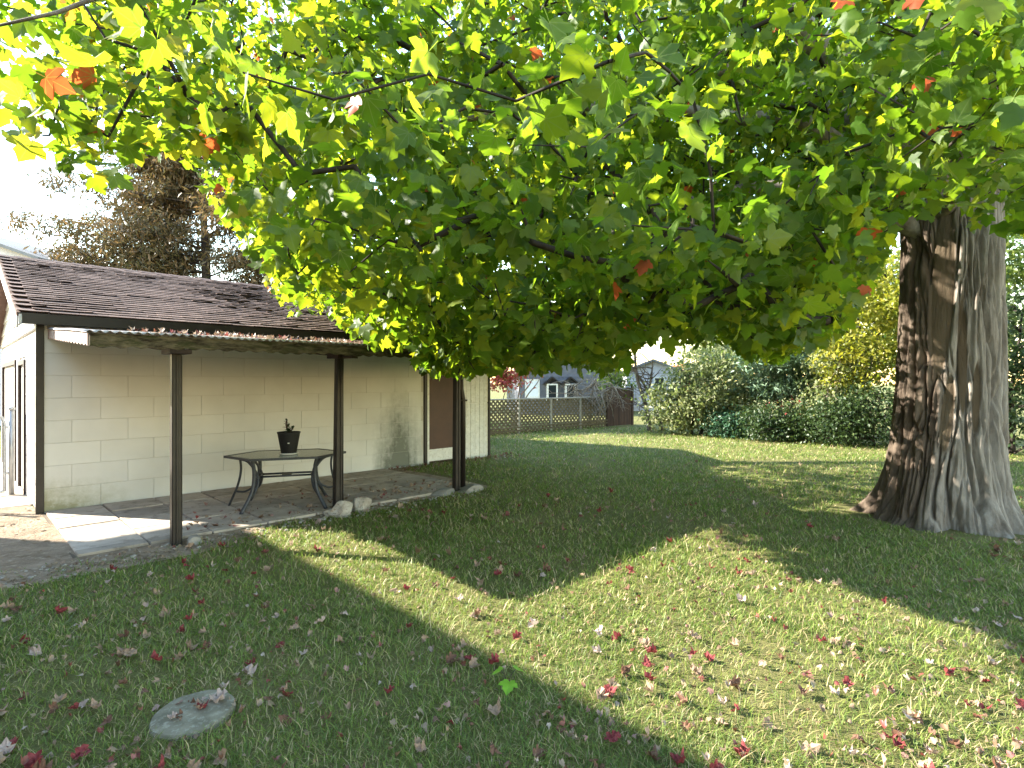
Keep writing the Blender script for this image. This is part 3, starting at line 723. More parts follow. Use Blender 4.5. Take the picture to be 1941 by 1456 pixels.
MASK = [(-400, 300), (-60, 325), (0, 328), (60, 322), (110, 345), (180, 368), (235, 372), (270, 335), (330, 345), (385, 385), (430, 450), (480, 505), (520, 585), (570, 605), (640, 645), (690, 678), (760, 690), (800, 735), (840, 755), (900, 745), (935, 735), (965, 722), (1010, 728), (1100, 728), (1150, 712), (1200, 676), (1260, 668), (1330, 682), (1420, 702), (1500, 692), (1560, 665), (1620, 622), (1670, 560), (1712, 425), (1800, 425), (1860, 440), (1941, 480), (2300, 520)]
BRIGHT = [(480, 1014), (700, 1020), (850, 1080), (980, 1116), (1040, 1116), (1280, 1026), (1400, 1068), (1560, 1100), (1700, 1140), (1960, 1230), (1960, 1470), (1500, 1470)]
def inpoly(x, y, P):
    c = np.zeros(np.shape(x), bool); n = len(P)
    for i in range(n):
        x0, y0 = P[i]; x1, y1 = P[i - 1]
        with np.errstate(divide='ignore', invalid='ignore'):
            c ^= ((y0 > y) != (y1 > y)) & (x < (x1 - x0) * (y - y0) / (y1 - y0) + x0)
    return c
BW = [tuple(pix(x, y).xy) for x, y in BRIGHT]                  # sunlit patch of lawn, in metres
cot = 1 / math.tan(SUN_E)
def crown_ok(P, hard=.96, margin=0):
    """the crown's shape: reach from the trunk, how low it hangs, where it lets the sun through"""
    x, y, z = P[:, 0], P[:, 1], P[:, 2]
    d = np.hypot(x - TX, y - TY)
    ok = d < 10.2 - .0 * z
    ok &= z < 11.5 - .055 * d * d * .9
    low = 1.85 + np.maximum(0, 5 - y) * .34 + np.where(d < 2.2, (2.2 - d) * 1.2, 0) + np.where(y > 8, .2 * (y - 8) * .4, 0)
    ok &= z > low
    px = 970.5 + x / np.maximum(y, .1) * F; py = HZ - (z - CAM_H) / np.maximum(y, .1) * F
    mx = np.interp(px, [a for a, b in MASK], [b for a, b in MASK])
    mx = mx - 42 * np.clip(mnoise_arr(px) , 0, 1)
    ok &= (py < mx - margin * F / np.maximum(y, .3)) | (y < .3)
    ok &= ~((y < 1.25) & (z < 3.4))
    u = rng.random(len(x))
    sx, sy = x + DX * cot * z, y + DY * cot * z
    ok &= ~(inpoly(sx, sy, BW) & (u < hard))
    ok &= ~((sy > 12.2) & (sy < 18) & (sx > 1) & (sx < 13) & (u < .93))
    zh, yh = z - (TX - x) / (DX * cot), y + DY / DX * (TX - x)          # sun flecks reach the left side of the trunk
    ok &= ~((x < TX - .8) & (np.abs(yh - TY) < .6) & (zh > .5) & (zh < 3.4) & (rng.random(len(x)) < .5))
    ok &= ~((sx > 3.9) & (sx < 8.5) & (sy > 7.4) & (sy < 11.8) & (rng.random(len(x)) < .5))
    return ok
def mnoise_arr(px): return .5 + .5 * np.sin(px * .031) * np.sin(px * .0117 + 1)
# branch nodes
nodes = []; par = []; rad_fixed = {}
limb_mb = []
for r0, P in LIMBS:
    C = bez([Vector(p) for p in P], 8); n = len(C)
    C = [c + Vector((mnoise.noise(c * .9) * .18, mnoise.noise(c * .9 + Vector((9, 0, 0))) * .18, mnoise.noise(c * .9 + Vector((0, 9, 0))) * .14)) * min(1, i / 4) for i, c in enumerate(C)]
    st = C[0] + (C[0] - C[1]).normalized() * .35
    rr = [r0 * (1 - .95 * (i / (n - 1)) ** .8) for i in range(n)]
    MB().tube([st] + C, [r0 * 1.25] + rr, 9).build('limb', barkm, maple, True)
    b = len(nodes)
    for i, c in enumerate(C): nodes.append(np.array(c)); par.append(-1)
N0 = len(nodes)
cl = []
while sum(len(c) for c in cl) < 5300:
    P = np.stack([rng.uniform(-4.6, 12, 6000), rng.uniform(.9, 14, 6000), 1.7 + 7.5 * rng.random(6000) ** 1.5], 1)
    px = 970.5 + P[:, 0] / P[:, 1] * F; py = HZ - (P[:, 2] - CAM_H) / P[:, 1] * F
    vis = (px > -80) & (px < 2020) & (py > -120)
    lft = px < 700
    keep = crown_ok(P, margin=.16) & (rng.random(6000) < np.where(vis, np.where(lft, .6, .68), .08))
    P = P[keep]; gap = np.array([mnoise.noise(Vector(p * np.array([.95, .95, 1.5]))) for p in P]); cl.append(P[(gap > -.03) | (P[:, 2] < 2.9) & (gap > -.3)])   # open gaps between sprays
cl = np.concatenate(cl)[:5300]
# fewer of the nearest clusters, they fill the view
cpx = 970.5 + cl[:, 0] / cl[:, 1] * F; u_ = rng.random(len(cl))
kp = np.where(cl[:, 1] < 2.3, .13, np.where(cl[:, 1] < 3.2, .24, np.where(cl[:, 1] < 4.2, .5, 1.0))); kp = np.where((cpx < 330) | (cpx > 1620), np.minimum(1, kp * 1.9), kp)
cl = cl[u_ < kp]
order = np.argsort(np.hypot(cl[:, 0] - TX, cl[:, 1] - TY) + .3 * np.abs(cl[:, 2] - 5)); cl = cl[order]
NA = np.zeros((90000, 3)); NA[:N0] = nodes; nN = N0; PAR = [-1] * N0; DT = np.zeros(90000); DT[:N0] = np.hypot(NA[:N0, 0] - TX, NA[:N0, 1] - TY)
tips = []
for c in cl:
    dd = np.linalg.norm(NA[:nN] - c, axis=1); dc = math.hypot(c[0] - TX, c[1] - TY)
    cost = dd + .7 * np.maximum(0, DT[:nN] - dc + .15) + .35 * np.maximum(0, c[2] - NA[:nN, 2]) * 0
    j = int(np.argmin(cost)); L = dd[j]; k = max(1, int(L / .28)); a = NA[j]; prev = j
    side = rng.normal(size=3) * .10 * L + np.array([0, 0, .12 * L])
    for i in range(1, k + 1):
        t = i / k; p_ = a * (1 - t) + c * t + side * 4 * t * (1 - t) * .5
        NA[nN] = p_; DT[nN] = math.hypot(p_[0] - TX, p_[1] - TY); PAR.append(prev); prev = nN; nN += 1
    tips.append(prev)
for i in range(N0, nN):                                               # crooked twigs
    v_ = Vector(NA[i]) * 2.1; NA[i] += .13 * np.array([mnoise.noise(v_), mnoise.noise(v_ + Vector((7, 3, 1))), mnoise.noise(v_ + Vector((1, 8, 5)))])
W = np.zeros(nN)
for t in tips: W[t] += 1
for i in range(nN - 1, N0 - 1, -1):
    if W[i] == 0: W[i] = .5
    W[PAR[i]] += W[i]
RADN = np.minimum(.0042 * W ** .46, .09)
V = []; Q = []
ch = np.arange(N0, nN); pa = np.array([PAR[i] for i in ch])
D = norm(NA[ch] - NA[pa]); ref = np.where(np.abs(D[:, 2:3]) < .9, np.array([[0, 0, 1.]]), np.array([[1., 0, 0]])); X1 = norm(np.cross(D, ref)); X2 = np.cross(D, X1)
ns = 5; ring = []
ra = np.where(pa < N0, RADN[ch] * 1.3, RADN[np.maximum(pa, 0)])
for base, r_ in ((NA[pa], ra), (NA[ch] + D * .004, RADN[ch])):
    for k in range(ns):
        a_ = 2 * math.pi * k / ns; ring.append(base + (X1 * math.cos(a_) + X2 * math.sin(a_)) * r_[:, None])
VV = np.stack(ring, 1).reshape(-1, 3); m_ = len(ch); o_ = (np.arange(m_) * 2 * ns)[:, None]
QQ = np.concatenate([o_ + np.array([[k, (k + 1) % ns, ns + (k + 1) % ns, ns + k]]) for k in range(ns)])
link('branches', npmesh('branches', VV, QQ, twigm, None, True), maple)['kind'] = 'stuff'
# leaves: around every cluster and along the twigs
reps = rng.integers(13, 25, len(cl)); pos = np.repeat(cl, reps, 0) + rng.normal(size=(reps.sum(), 3)) * np.array([.19, .19, .13])
ext = NA[N0:nN][rng.random(nN - N0) < .8]; ext = np.repeat(ext, 2, 0) + rng.normal(size=(2 * len(ext), 3)) * .09
pos = np.concatenate([pos, ext]); pos = pos[crown_ok(pos, .97)]
nL = len(pos); side, tip, nrm = frames(nL, .22, 1.2)
size = np.clip(rng.normal(.104, .028, nL), .04, .165)
far_ = pos[:, 1] > 4.6
yel = np.clip((1.5 - pos[:, 0]) / 7, 0, 1) * .22                      # leaf colour shifts towards yellow further left
rnd = np.clip(rng.random(nL) * .78 + yel * rng.random(nL) * 1.6, 0, .955)
flag = rng.random(nL); rnd = np.where(flag < .007, .985, rnd)         # single leaves already orange
G0 = [(0, (.042, .082, .013)), (.5, (.078, .135, .019)), (.8, (.13, .175, .025)), (.93, (.24, .22, .02)), (.965, (.42, .10, .025)), (1, (.42, .08, .03))]
T0 = [(0, (.14, .28, .012)), (.5, (.28, .42, .015)), (.8, (.50, .53, .02)), (.93, (.68, .52, .03)), (.965, (.60, .14, .03)), (1, (.55, .10, .03))]
lmA = leafmat('maple_leaf', G0, T0, .54, .45, .3, True); lmO = leafmat('maple_leaf_single', G0, T0, .54, .45, .3, False, veins=True)
px = 970.5 + pos[:, 0] / pos[:, 1] * F; py = HZ - (pos[:, 2] - CAM_H) / pos[:, 1] * F
inv = (px > 10) & (px < 1930) & (py > 10) & (pos[:, 1] > .8)
big = np.where(inv, size / pos[:, 1], 0); idx = np.argsort(-big)[:300]
single = np.zeros(nL, bool); single[idx] = True
def pick(m): return np.nonzero(m)[0]
a = pick(~single & ~far_); b = pick(~single & far_)
V1, T1, A1 = scatter(HI, pos[a], side[a], tip[a], nrm[a], size[a], rng.integers(0, len(HI), len(a)), rnd[a])
V2, T2, A2 = scatter(LO, pos[b], side[b], tip[b], nrm[b], size[b], rng.integers(0, len(LO), len(b)), rnd[b])
o = link('crown', npmesh('crown', np.concatenate([V1, V2]), np.concatenate([T1, T2 + len(V1)]), lmA, {'rnd': np.concatenate([A1, A2])}, True), maple); tag(o, kind='stuff')
print('maple leaves', nL, 'clusters', len(cl), 'nodes', nN)
def with_stalk(v, t):
    n = len(v); sv = np.array([(-.012, .3, .004), (.012, .3, .004), (.012, -.45, .10), (-.012, -.45, .10)], np.float32)
    return np.concatenate([v, sv]), np.concatenate([t, [[n, n + 1, n + 2], [n, n + 2, n + 3]]])
lmesh = []
for v, t in HI:
    v2, t2 = with_stalk(v, t); lmesh.append(mesh('leaf', v2, t2, lmO, True))
for i in idx:
    M = Matrix(((side[i][0], tip[i][0], nrm[i][0], pos[i][0]), (side[i][1], tip[i][1], nrm[i][1], pos[i][1]), (side[i][2], tip[i][2], nrm[i][2], pos[i][2]), (0, 0, 0, 1)))
    o = link('leaf', lmesh[int(rng.integers(0, 4))], maple); o.matrix_world = M @ Matrix.Scale(size[i], 4); o.color = (rnd[i], 0, 0, 1)

# ------------------------------------------------------------ grass blades
def grass():
    N = 360000
    Y = np.exp(rng.uniform(math.log(1.9), math.log(24), N)); X = rng.uniform(-1, 1, N) * (Y * 1.02 + .8)
    s, w = w2loc(X, Y)
    tuft = fbm(X, Y, 5., 90); keep = ~bare(X, Y) | (rng.random(N) < np.where(tuft > .35, .5, .03))
    keep &= ~((s > -1) & (s < 5.25) & (w < 2.7)) & ~((s > 0) & (s < GL) & (w < .1)) & (w > -8) & ~((w < 0) & (s < GL))
    keep &= (X + Y < 25.5) & (np.hypot(X - STEP.x, Y - STEP.y) > .185) & (np.hypot(X - TX, Y - TY) > .75)
    thin = fbm(X, Y, 1.4, 31); keep &= rng.random(N) < np.clip(.8 + .7 * thin, .22, 1)
    X, Y, thin = X[keep], Y[keep], thin[keep]; n = len(X)
    sc = (np.maximum(Y, 2.5) / 2.5)
    h = rng.gamma(5, .0054, n) * (1 + .45 * fbm(X, Y, 2.6, 40)) * sc ** .3 * .82 + .010
    wd = .0019 * sc ** .8 * rng.uniform(.7, 1.4, n)
    a = rng.uniform(0, 6.28, n); ln_ = rng.uniform(.2, 2.2, n) * h; b = a + rng.normal(0, .5, n) + 1.57
    ux, uy = np.cos(b) * wd, np.sin(b) * wd; lx, ly = np.cos(a) * ln_, np.sin(a) * ln_
    Z0 = np.zeros(n)
    P = np.stack([np.stack([X - ux, Y - uy, Z0], 1), np.stack([X + ux, Y + uy, Z0], 1),
                  np.stack([X + .35 * lx - ux * .8, Y + .35 * ly - uy * .8, h * .6], 1), np.stack([X + .35 * lx + ux * .8, Y + .35 * ly + uy * .8, h * .6], 1),
                  np.stack([X + lx, Y + ly, h], 1)], 1)
    T = np.array([[0, 1, 3], [0, 3, 2], [2, 3, 4]])[None] + (np.arange(n) * 5)[:, None, None]
    r = np.clip(rng.normal(.42, .2, n) - .14 * thin + .10 * fbm(X, Y, .6, 60), 0, 1)
    r = np.where(rng.random(n) < .17, rng.uniform(.82, 1, n), r)
    m = leafmat('grass_blade', [(0, (.08, .13, .028)), (.45, (.155, .215, .045)), (.72, (.265, .295, .075)), (.86, (.40, .33, .16)), (1, (.52, .41, .25))],
                [(0, (.12, .24, .03)), (.45, (.22, .34, .04)), (.72, (.34, .40, .08)), (.86, (.40, .35, .16)), (1, (.46, .38, .22))], .35, .5, .35, True, 3)
    o = link('grass', npmesh('grass', P.reshape(-1, 3), T.reshape(-1, 3), m, {'rnd': np.repeat(r, 5)})); tag(o, 'short green lawn grass with dry blades', 'grass', kind='stuff')
    print('blades', n)
grass()

# ------------------------------------------------------------ fallen leaves
LC = {'tan': ((.27, .18, .125), (.38, .265, .19), 'dry tan maple leaf curled on the lawn'), 'red': ((.15, .022, .026), (.27, .06, .06), 'dark red maple leaf fallen on the lawn'),
      'brown': ((.12, .06, .04), (.19, .10, .065), 'crumpled brown maple leaf fallen on the lawn'), 'pale': ((.36, .27, .235), (.46, .36, .315), 'pale pinkish maple leaf lying on the lawn')}
LITTER = [leaf_shape(HALF_LO, c, f, t) for c, f, t in ((1.0, .5, .6), (-.8, .9, -.6), (.5, -.9, .9))]
def fallen():
    mats = {}
    for k, (c1, c2, _) in LC.items():
        m = NT('fallen_leaf_' + k); n = m.noise(m.pos(), 60, 4); col = m.mix(m.ramp(n, [(.35, 0.), (.65, 1.)]), c1, c2)
        m.done(col, .7, .25); tr = m.node('ShaderNodeBsdfTranslucent'); m.l.new(col, tr.inputs[0]); mx = m.node('ShaderNodeMixShader'); mx.inputs[0].default_value = .22
        m.l.new(m.b.outputs[0], mx.inputs[1]); m.l.new(tr.outputs[0], mx.inputs[2]); m.l.new(mx.outputs[0], m.out.inputs[0]); mats[k] = m.m
    def shape(curl, side_, tw, seed):
        out = list(HALF) + [(-x, y) for x, y in HALF[-2:0:-1]]; V = []; n = len(out); P2 = [(0, .35)] + [((x) * .5, .35 + (y - .35) * .5) for x, y in out] + out
        for x, y in P2:
            yy = y - .4; z = curl * yy * yy + side_ * (.8 * x + .45 * yy) ** 2 + tw * x * yy + .34 * mnoise.noise(Vector((x * 3, y * 3, seed)))
            V.append((x * (1 - .25 * min(1, abs(side_))), yy, z))
        mz = min(v[2] for v in V); V = [(x, y, z - mz) for x, y, z in V]
        T = [(0, 1 + i, 1 + (i + 1) % n) for i in range(n)] + [(1 + i, 1 + n + i, 1 + n + (i + 1) % n, 1 + (i + 1) % n) for i in range(n)]
        b = len(V); V += [(-.012, -.35, V[0][2]), (.012, -.35, V[0][2]), (.10, -.9, V[0][2] + .2), (.085, -.9, V[0][2] + .2)]; T.append((b, b + 1, b + 2, b + 3))
        return V, T
    shp = [shape(*a) for a in ((.8, 1.3, .5, 1), (1.3, 1.6, -.8, 2), (-.7, 1.7, .6, 3), (.5, -1.1, 1.2, 4), (1.7, .7, .4, 5), (.5, .7, -.6, 6))]
    ms = {k: [mesh('fallen_leaf', V, T, mats[k]) for V, T in shp] for k in LC}
    kinds = ['tan'] * 42 + ['red'] * 20 + ['brown'] * 16 + ['pale'] * 14 + ['red'] * 6
    def spot():
        while True:
            Y = math.exp(random.uniform(math.log(2.45), math.log(8.5))); X = random.uniform(-.93, .93) * Y
            s, w = w2loc(X, Y)
            if (s < 5.4 and w < 2.8) or math.hypot(X - TX, Y - TY) < .9: continue
            d = .5 + .5 * float(fbm(np.array(X), np.array(Y), 1.1, 77))
            if X < -.3 and Y < 5.5: d += .25
            if random.random() < d * .9 + .1: return X, Y
    for i in range(292):
        k = random.choice(kinds); X, Y = spot(); o = link('fallen_leaf', random.choice(ms[k]), None, (X, Y, random.uniform(.008, .03)), (random.gauss(0, .4), random.gauss(0, .4), random.uniform(0, 6.28)))
        sz = random.uniform(.048, .088); o.scale = (sz, sz, sz); 
        where = ('beside the round stepping stone' if math.hypot(X - STEP.x, Y - STEP.y) < .75 else 'near the foot of the big maple trunk' if math.hypot(X - TX, Y - TY) < 2.6 else
                 'on the sunlit patch of lawn' if bool(inpoly(np.array(X), np.array(Y), BW)) else 'along the edge of the paving' if w2loc(X, Y)[1] < 3.6 and w2loc(X, Y)[0] < 6 else
                 'on the shaded lawn before the stepping stone and brick house' if X + Y < 3.4 else 'on the lawn in the canopy and garage shade')
        tag(o, LC[k][2].replace('on the lawn', where), 'leaf', k + ' fallen leaves ' + where)
    for k, dx, dy, sz in (('pale', .10, .07, .09), ('tan', .02, .01, .06), ('pale', -.06, -.08, .045)):
        o = link('fallen_leaf', ms[k][1], None, (STEP.x + dx, STEP.y + dy, .034), (.1, .1, dx * 40)); o.scale = (sz, sz, sz)
        tag(o, {.10: 'larger pale leaf lying on the round stepping stone', .02: 'curled tan leaf in the middle of the stepping stone', -.06: 'smallest pale leaf on the stepping stone'}[dx], 'leaf')
    # the uncountable rest: far leaves, crumbs in the grass, on roof sheet and paving
    sets = {}
    n = 4600
    Y = np.exp(rng.uniform(math.log(2.3), math.log(19), n)); X = rng.uniform(-1, 1, n) * Y * .98; s, w = w2loc(X, Y)
    ok = ~((s < 5.3) & (w < 2.7)) & ~((s > 0) & (s < GL) & (w < .1)) & ~((w < 0) & (s < GL + .3)) & (X + Y < 24.3) & (np.hypot(X - TX, Y - TY) > .8)
    ok &= rng.random(n) < np.clip(.55 + .55 * fbm(X, Y, 1.1, 77), .1, 1)
    X, Y = X[ok], Y[ok]; n = len(X); small = (rng.random(n) < .9) | (Y < 5)
    size_ = np.where(small, rng.uniform(.015, .04, n), rng.uniform(.04, .08, n)); Z = np.where(small, rng.uniform(.012, .045, n), rng.uniform(.02, .05, n))
    xt, yt, zt_ = [], [], []
    for i in range(1500):                                             # on the canopy sheet, against the fascia, and around the door
        u = random.random()
        if u < .62:
            ss, ww = random.uniform(.8, 5.2), min(3.0, abs(random.gauss(.0, .9)) + .28)
            if random.random() > min(1, ss / 2.2): continue
            pp = loc2w(ss, ww, 2.43 - .075 * ww + .04)
        elif u < .8: pp = loc2w(random.uniform(5.2, 8.6), abs(random.gauss(0, .25)) + .08, .02)
        else: pp = loc2w(random.uniform(1, 5), 2.6 - abs(random.gauss(0, .6)), .045)
        xt.append(pp.x); yt.append(pp.y); zt_.append(pp.z)
    pos_ = np.concatenate([np.stack([X, Y, Z], 1), np.stack([xt, yt, zt_], 1)]); m_ = len(pos_)
    size_ = np.concatenate([size_, rng.uniform(.02, .06, m_ - n)])
    nr = norm(rng.normal(size=(m_, 3)) * .45 + np.array([0, 0, 1])); tp = rng.normal(size=(m_, 3)); tp = norm(tp - nr * (tp * nr).sum(1, keepdims=True)); sd = np.cross(tp, nr)
    lm = leafmat('leaf_litter', [(0, (.32, .24, .17)), (.35, (.26, .18, .12)), (.6, (.15, .08, .05)), (.8, (.22, .05, .045)), (1, (.40, .33, .28))], [(0, (.5, .38, .28)), (.6, (.2, .12, .07)), (.8, (.35, .06, .05)), (1, (.6, .5, .44))], .2)
    Vv, Tt, Aa = scatter(LITTER, pos_, sd, tp, nr, size_, rng.integers(0, 3, m_), rng.random(m_))
    o = link('leaf_litter', npmesh('leaf_litter', Vv, Tt, lm, {'rnd': Aa})); tag(o, 'scattered crumbs of dry fallen leaves', 'leaf litter', kind='stuff')
fallen()
def sapling():
    p = pix(962, 1308); root = empty('maple_seedling', (p.x, p.y, 0), 0, 'bright green three-leaved maple seedling sprouting in the grass', 'seedling')
    m = leafmat('seedling_leaf', [(0, (.13, .30, .02)), (1, (.17, .36, .03))], [(0, (.25, .5, .03)), (1, (.3, .55, .04))], .35, .45, .3, False)
    lf = mesh('leaf', HI[0][0], HI[0][1], m)
    for dx, dy, dz, rz, sz in ((-.035, .02, .10, 1.2, .075), (.045, .025, .105, -1.0, .085), (.012, -.045, .075, 2.9, .085)):
        link('leaf', lf, root, (dx, dy, dz), (R(-22), 0, rz), (sz, sz, sz)); MB().tube(bez([(0, 0, 0), (dx * .4, dy * .4, dz * .7), (dx, dy, dz)], 4), .0022, 5).build('stem', twigm, root)
sapling()

# ------------------------------------------------------------ fence at the back
def fence():
    root = empty('lattice_fence', (0, 0, 0), 0, 'grey chain-link fence filled with diagonal lattice behind the lawn', 'fence')
    pm = pmat('grey_post', (.36, .34, .30), (.26, .24, .21), 8, .8, .3, 30, .2); lm = pmat('lattice_strip', (.15, .125, .085), (.10, .085, .055), 8, .9, .3, 30, .1)
    def P(k, z=0): return Vector((.23 + 1.13 * k, 18.8 + .9 * k, z))
    H = 1.14
    for k in (-2, -1, 0, 1, 2): MB().tube([P(k, -.05), P(k, H + .03)], .045, 8).build('post', pm, root)
    MB().tube([P(-2, H), P(3, H)], .03, 8).build('top_rail', pm, root); 
    for z in (.16, .06):
        MB().tube([P(-2, z) + Vector((0, -.03, 0)), P(3, z + .1) + Vector((0, -.03, 0))], .035, 4).build('bottom_board', lm, root)
    lat = MB(); L = (P(3) - P(-2)).length; u = (P(3) - P(-2)).normalized(); nn = Vector((u.y, -u.x, 0))
    step = .17
    for sgn, off in ((1, 0), (-1, .012)):
        a = -H
        while a < L:
            # strip from (a,0) to (a+H,H), clipped to the panel
            t0, t1 = max(0, -a) / H, min(1, (L - a) / H)
            if t1 > t0:
                e0, e1 = (a + t0 * H, t0 * H), (a + t1 * H, t1 * H)
                if sgn < 0: e0, e1 = (L - e0[0], e0[1]), (L - e1[0], e1[1])
                A = P(-2) + u * e0[0] + Vector((0, 0, e0[1])) - nn * off; B = P(-2) + u * e1[0] + Vector((0, 0, e1[1])) - nn * off
                d = (B - A).normalized(); w = d.cross(nn).normalized() * .032; th = nn * .005
                lat.add([A - w, A + w, B + w, B - w, A - w + th, A + w + th, B + w + th, B - w + th], [(0, 1, 2, 3), (7, 6, 5, 4), (0, 4, 5, 1), (1, 5, 6, 2), (2, 6, 7, 3), (3, 7, 4, 0)])
            a += step
    o = lat.build('lattice', lm, root); tag(o, kind='stuff')
    # solid brown panel at the end
    pr = empty('board_fence', P(3), math.atan2(.9, 1.13), 'solid dark brown board fence panel at the end of the lattice', 'fence')
    bm_ = pmat('fence_board', (.075, .045, .032), (.05, .032, .025), 6, .85, .4, 30, .2, stretch=(1, 1, .2))
    for i in range(9): MB().box(.05 + i * .155, .05 + i * .155 + .15, -.012 + .006 * (i % 2), .012 + .006 * (i % 2), .02, 1.48 + .02 * math.sin(i * 2), .003).build('board', bm_, pr)
    MB().box(-.03, .05, -.04, .04, -.02, 1.55, .004).build('post', bm_, pr); MB().box(1.43, 1.52, -.04, .04, -.02, 1.55, .004).build('post', bm_, pr)
    for z in (.3, 1.15): MB().box(.0, 1.45, .022, .06, z, z + .08).build('rail', bm_, pr)
fence()
# galvanised gate beside the garage
def gate():
    gal = pmat('galvanised', (.45, .46, .47), (.36, .37, .38), 10, .4, .1, 60, .5, metal=.6)
    c = loc2w(-.16, -1.84); root = empty('metal_gate', c, R(45), 'galvanised pipe gate with wire mesh beside the garage doors', 'gate')
    MB().tube([(0, 0, -.02), (0, 0, 1.33)], .038, 12).lathe([(.045, 1.31), (.045, 1.34), (.02, 1.36)], 12).build('post', gal, root, True)
    fr = [(-.08, 0, .08), (-.08, 0, 1.1), (-.11, 0, 1.2), (-.2, 0, 1.25), (-1.05, 0, 1.25), (-1.14, 0, 1.2), (-1.17, 0, 1.1), (-1.17, 0, .08), (-.08, 0, .08)]
    MB().tube(fr, .022, 8, False).build('frame', gal, root, True)
    w = MB()
    for i in range(24):
        x = -.1 - i * .046; w.tube([(x, 0, .09), (x, 0, 1.22)], .0018, 4, False)
    for i in range(24): w.tube([(-.09, 0, .1 + i * .047), (-1.16, 0, .1 + i * .047)], .0018, 4, False)
    o = w.build('wire_mesh', gal, root); tag(o, kind='stuff')
    for z in (.35, 1.05): MB().tube([(-.1, 0, z), (.0, 0, z)], .02, 8).build('hinge', gal, root)
    MB().tube([(-1.26, 0, -.02), (-1.26, 0, 1.33)], .038, 12).build('post', gal, root, True)
gate()

# ------------------------------------------------------------ buildings around
def house_left():
    """the house whose eave shades the near lawn, just left of and behind the viewpoint"""
    brick = NT('brick_wall'); tc = brick.node('ShaderNodeTexCoord'); b = brick.node('ShaderNodeTexBrick'); b.inputs['Scale'].default_value = 4.5
    b.inputs['Color1'].default_value = (.30, .16, .11, 1); b.inputs['Color2'].default_value = (.24, .13, .10, 1); b.inputs['Mortar'].default_value = (.4, .37, .33, 1)
    mp = brick.node('ShaderNodeMapping'); mp.inputs['Rotation'].default_value = (R(90), 0, R(90)); brick.l.new(tc.outputs['Object'], mp.inputs[0]); brick.l.new(mp.outputs[0], b.inputs['Vector'])
    bm_ = brick.done(b.outputs[0], .9, .2)
    root = empty('brick_house', (CX, CY, 0), R(45), 'two-storey red brick house with a low hipped roof and deep eaves', 'house')
    s1, w0, w1, s0, h, ov = -4.31, -4.69, 12.0, -12.5, 5.0, .75
    MB().box(s0, s1, -w1, -w0, 0, h - .02).build('wall', bm_, root)
    V = [(s0 - ov, -w1 - ov, h), (s1 + ov, -w1 - ov, h), (s1 + ov, -w0 + ov, h), (s0 - ov, -w0 + ov, h)]
    hw = (s1 - s0 + 2 * ov) / 2; rz = h + hw * .3; cx = (s0 + s1) / 2
    V2 = [(x, y, h - .14) for x, y, z in V]; top = [(cx, -w1 - ov + hw, rz), (cx, -w0 + ov - hw, rz)]
    rm = pmat('grey_roof_shingle', (.10, .10, .105), (.15, .15, .155), 6, .9, .5, 80, .2)
    MB().add(V + V2 + top, [(0, 1, 8), (1, 2, 9, 8), (2, 3, 9), (3, 0, 8, 9), (7, 6, 5, 4), (0, 4, 5, 1), (1, 5, 6, 2), (2, 6, 7, 3), (3, 7, 4, 0)]).build('roof', rm, root)
    glass = NT('window_glass').done((.02, .025, .03), .05, .8)
    for y, z in [(y, z) for y in (2.0, -2.5, -6.5, -10) for z in (1.0, 3.4)]:
        wn_ = MB().box(s1 - .05, s1 + .004, y - .6, y + .6, z, z + 1.1).build('window', glass, root)
        MB().box(s1 - .02, s1 + .035, y - .68, y - .6, z - .08, z + 1.18).box(s1 - .02, s1 + .035, y + .6, y + .68, z - .08, z + 1.18).box(s1 - .02, s1 + .034, y - .6, y + .6, z + 1.1, z + 1.18).box(s1 - .02, s1 + .06, y - .6, y + .6, z - .08, z).build('frame', whitep, wn_)
house_left()
def siding_house(name, label, c, rz, L, Wd, h, rise, wall, roofm, wins, ov=.3, courses=12):
    root = empty(name, c, rz, label, 'house')
    w = MB().box(0, L, 0, Wd, 0, h).build('wall', wall, root)
    # gable above the front (x-z face), ridge along y
    MB().prism([(0, h), (L, h), (L / 2, h + rise)], .0, Wd).build('gable', wall, root)
    st = h / courses
    for i in range(courses): MB().add([(-.01, -.03, i * st), (L + .01, -.03, i * st), (L + .01, -.006, (i + 1) * st), (-.01, -.006, (i + 1) * st)], [(0, 1, 2, 3)]).add([(-.01, -.03, i * st), (L + .01, -.03, i * st), (L + .01, 0, i * st), (-.01, 0, i * st)], [(3, 2, 1, 0)]).build('siding_course', wall, w)
    sl_ = math.hypot(L / 2 + ov, rise * (L / 2 + ov) / (L / 2)); k = rise / (L / 2)
    r = MB()
    for sx in (-1, 1):
        xe = L / 2 + sx * (L / 2 + ov); ze = h - ov * k
        V = [(xe, -ov, ze), (L / 2, -ov, h + rise), (L / 2, Wd + ov, h + rise), (xe, Wd + ov, ze)]
        r.add(V + [(x, y, z + .12) for x, y, z in V], [(3, 2, 1, 0), (4, 5, 6, 7), (0, 1, 5, 4), (1, 2, 6, 5), (2, 3, 7, 6), (3, 0, 4, 7)])
    r.build('roof', roofm, root)
    glass = bpy.data.materials['window_glass']
    for (x0, x1, z0, z1, pane) in wins:
        a = MB().box(x0, x1, -.05, .02, z0, z1).build('window', pane or glass, root)
        MB().box(x0 - .08, x0, -.07, .0, z0 - .08, z1 + .08).box(x1, x1 + .08, -.07, 0, z0 - .08, z1 + .08).box(x0, x1, -.069, 0, z1, z1 + .08).box(x0, x1, -.069, 0, z0 - .08, z0).build('frame', whitep, a)
    return root
bluegrey = pmat('blue_grey_siding', (.12, .125, .15), (.16, .165, .19), 5, .85, .2, 30, .2)
palesid = pmat('pale_siding', (.55, .54, .58), (.48, .47, .52), 5, .8, .2, 30, .2)
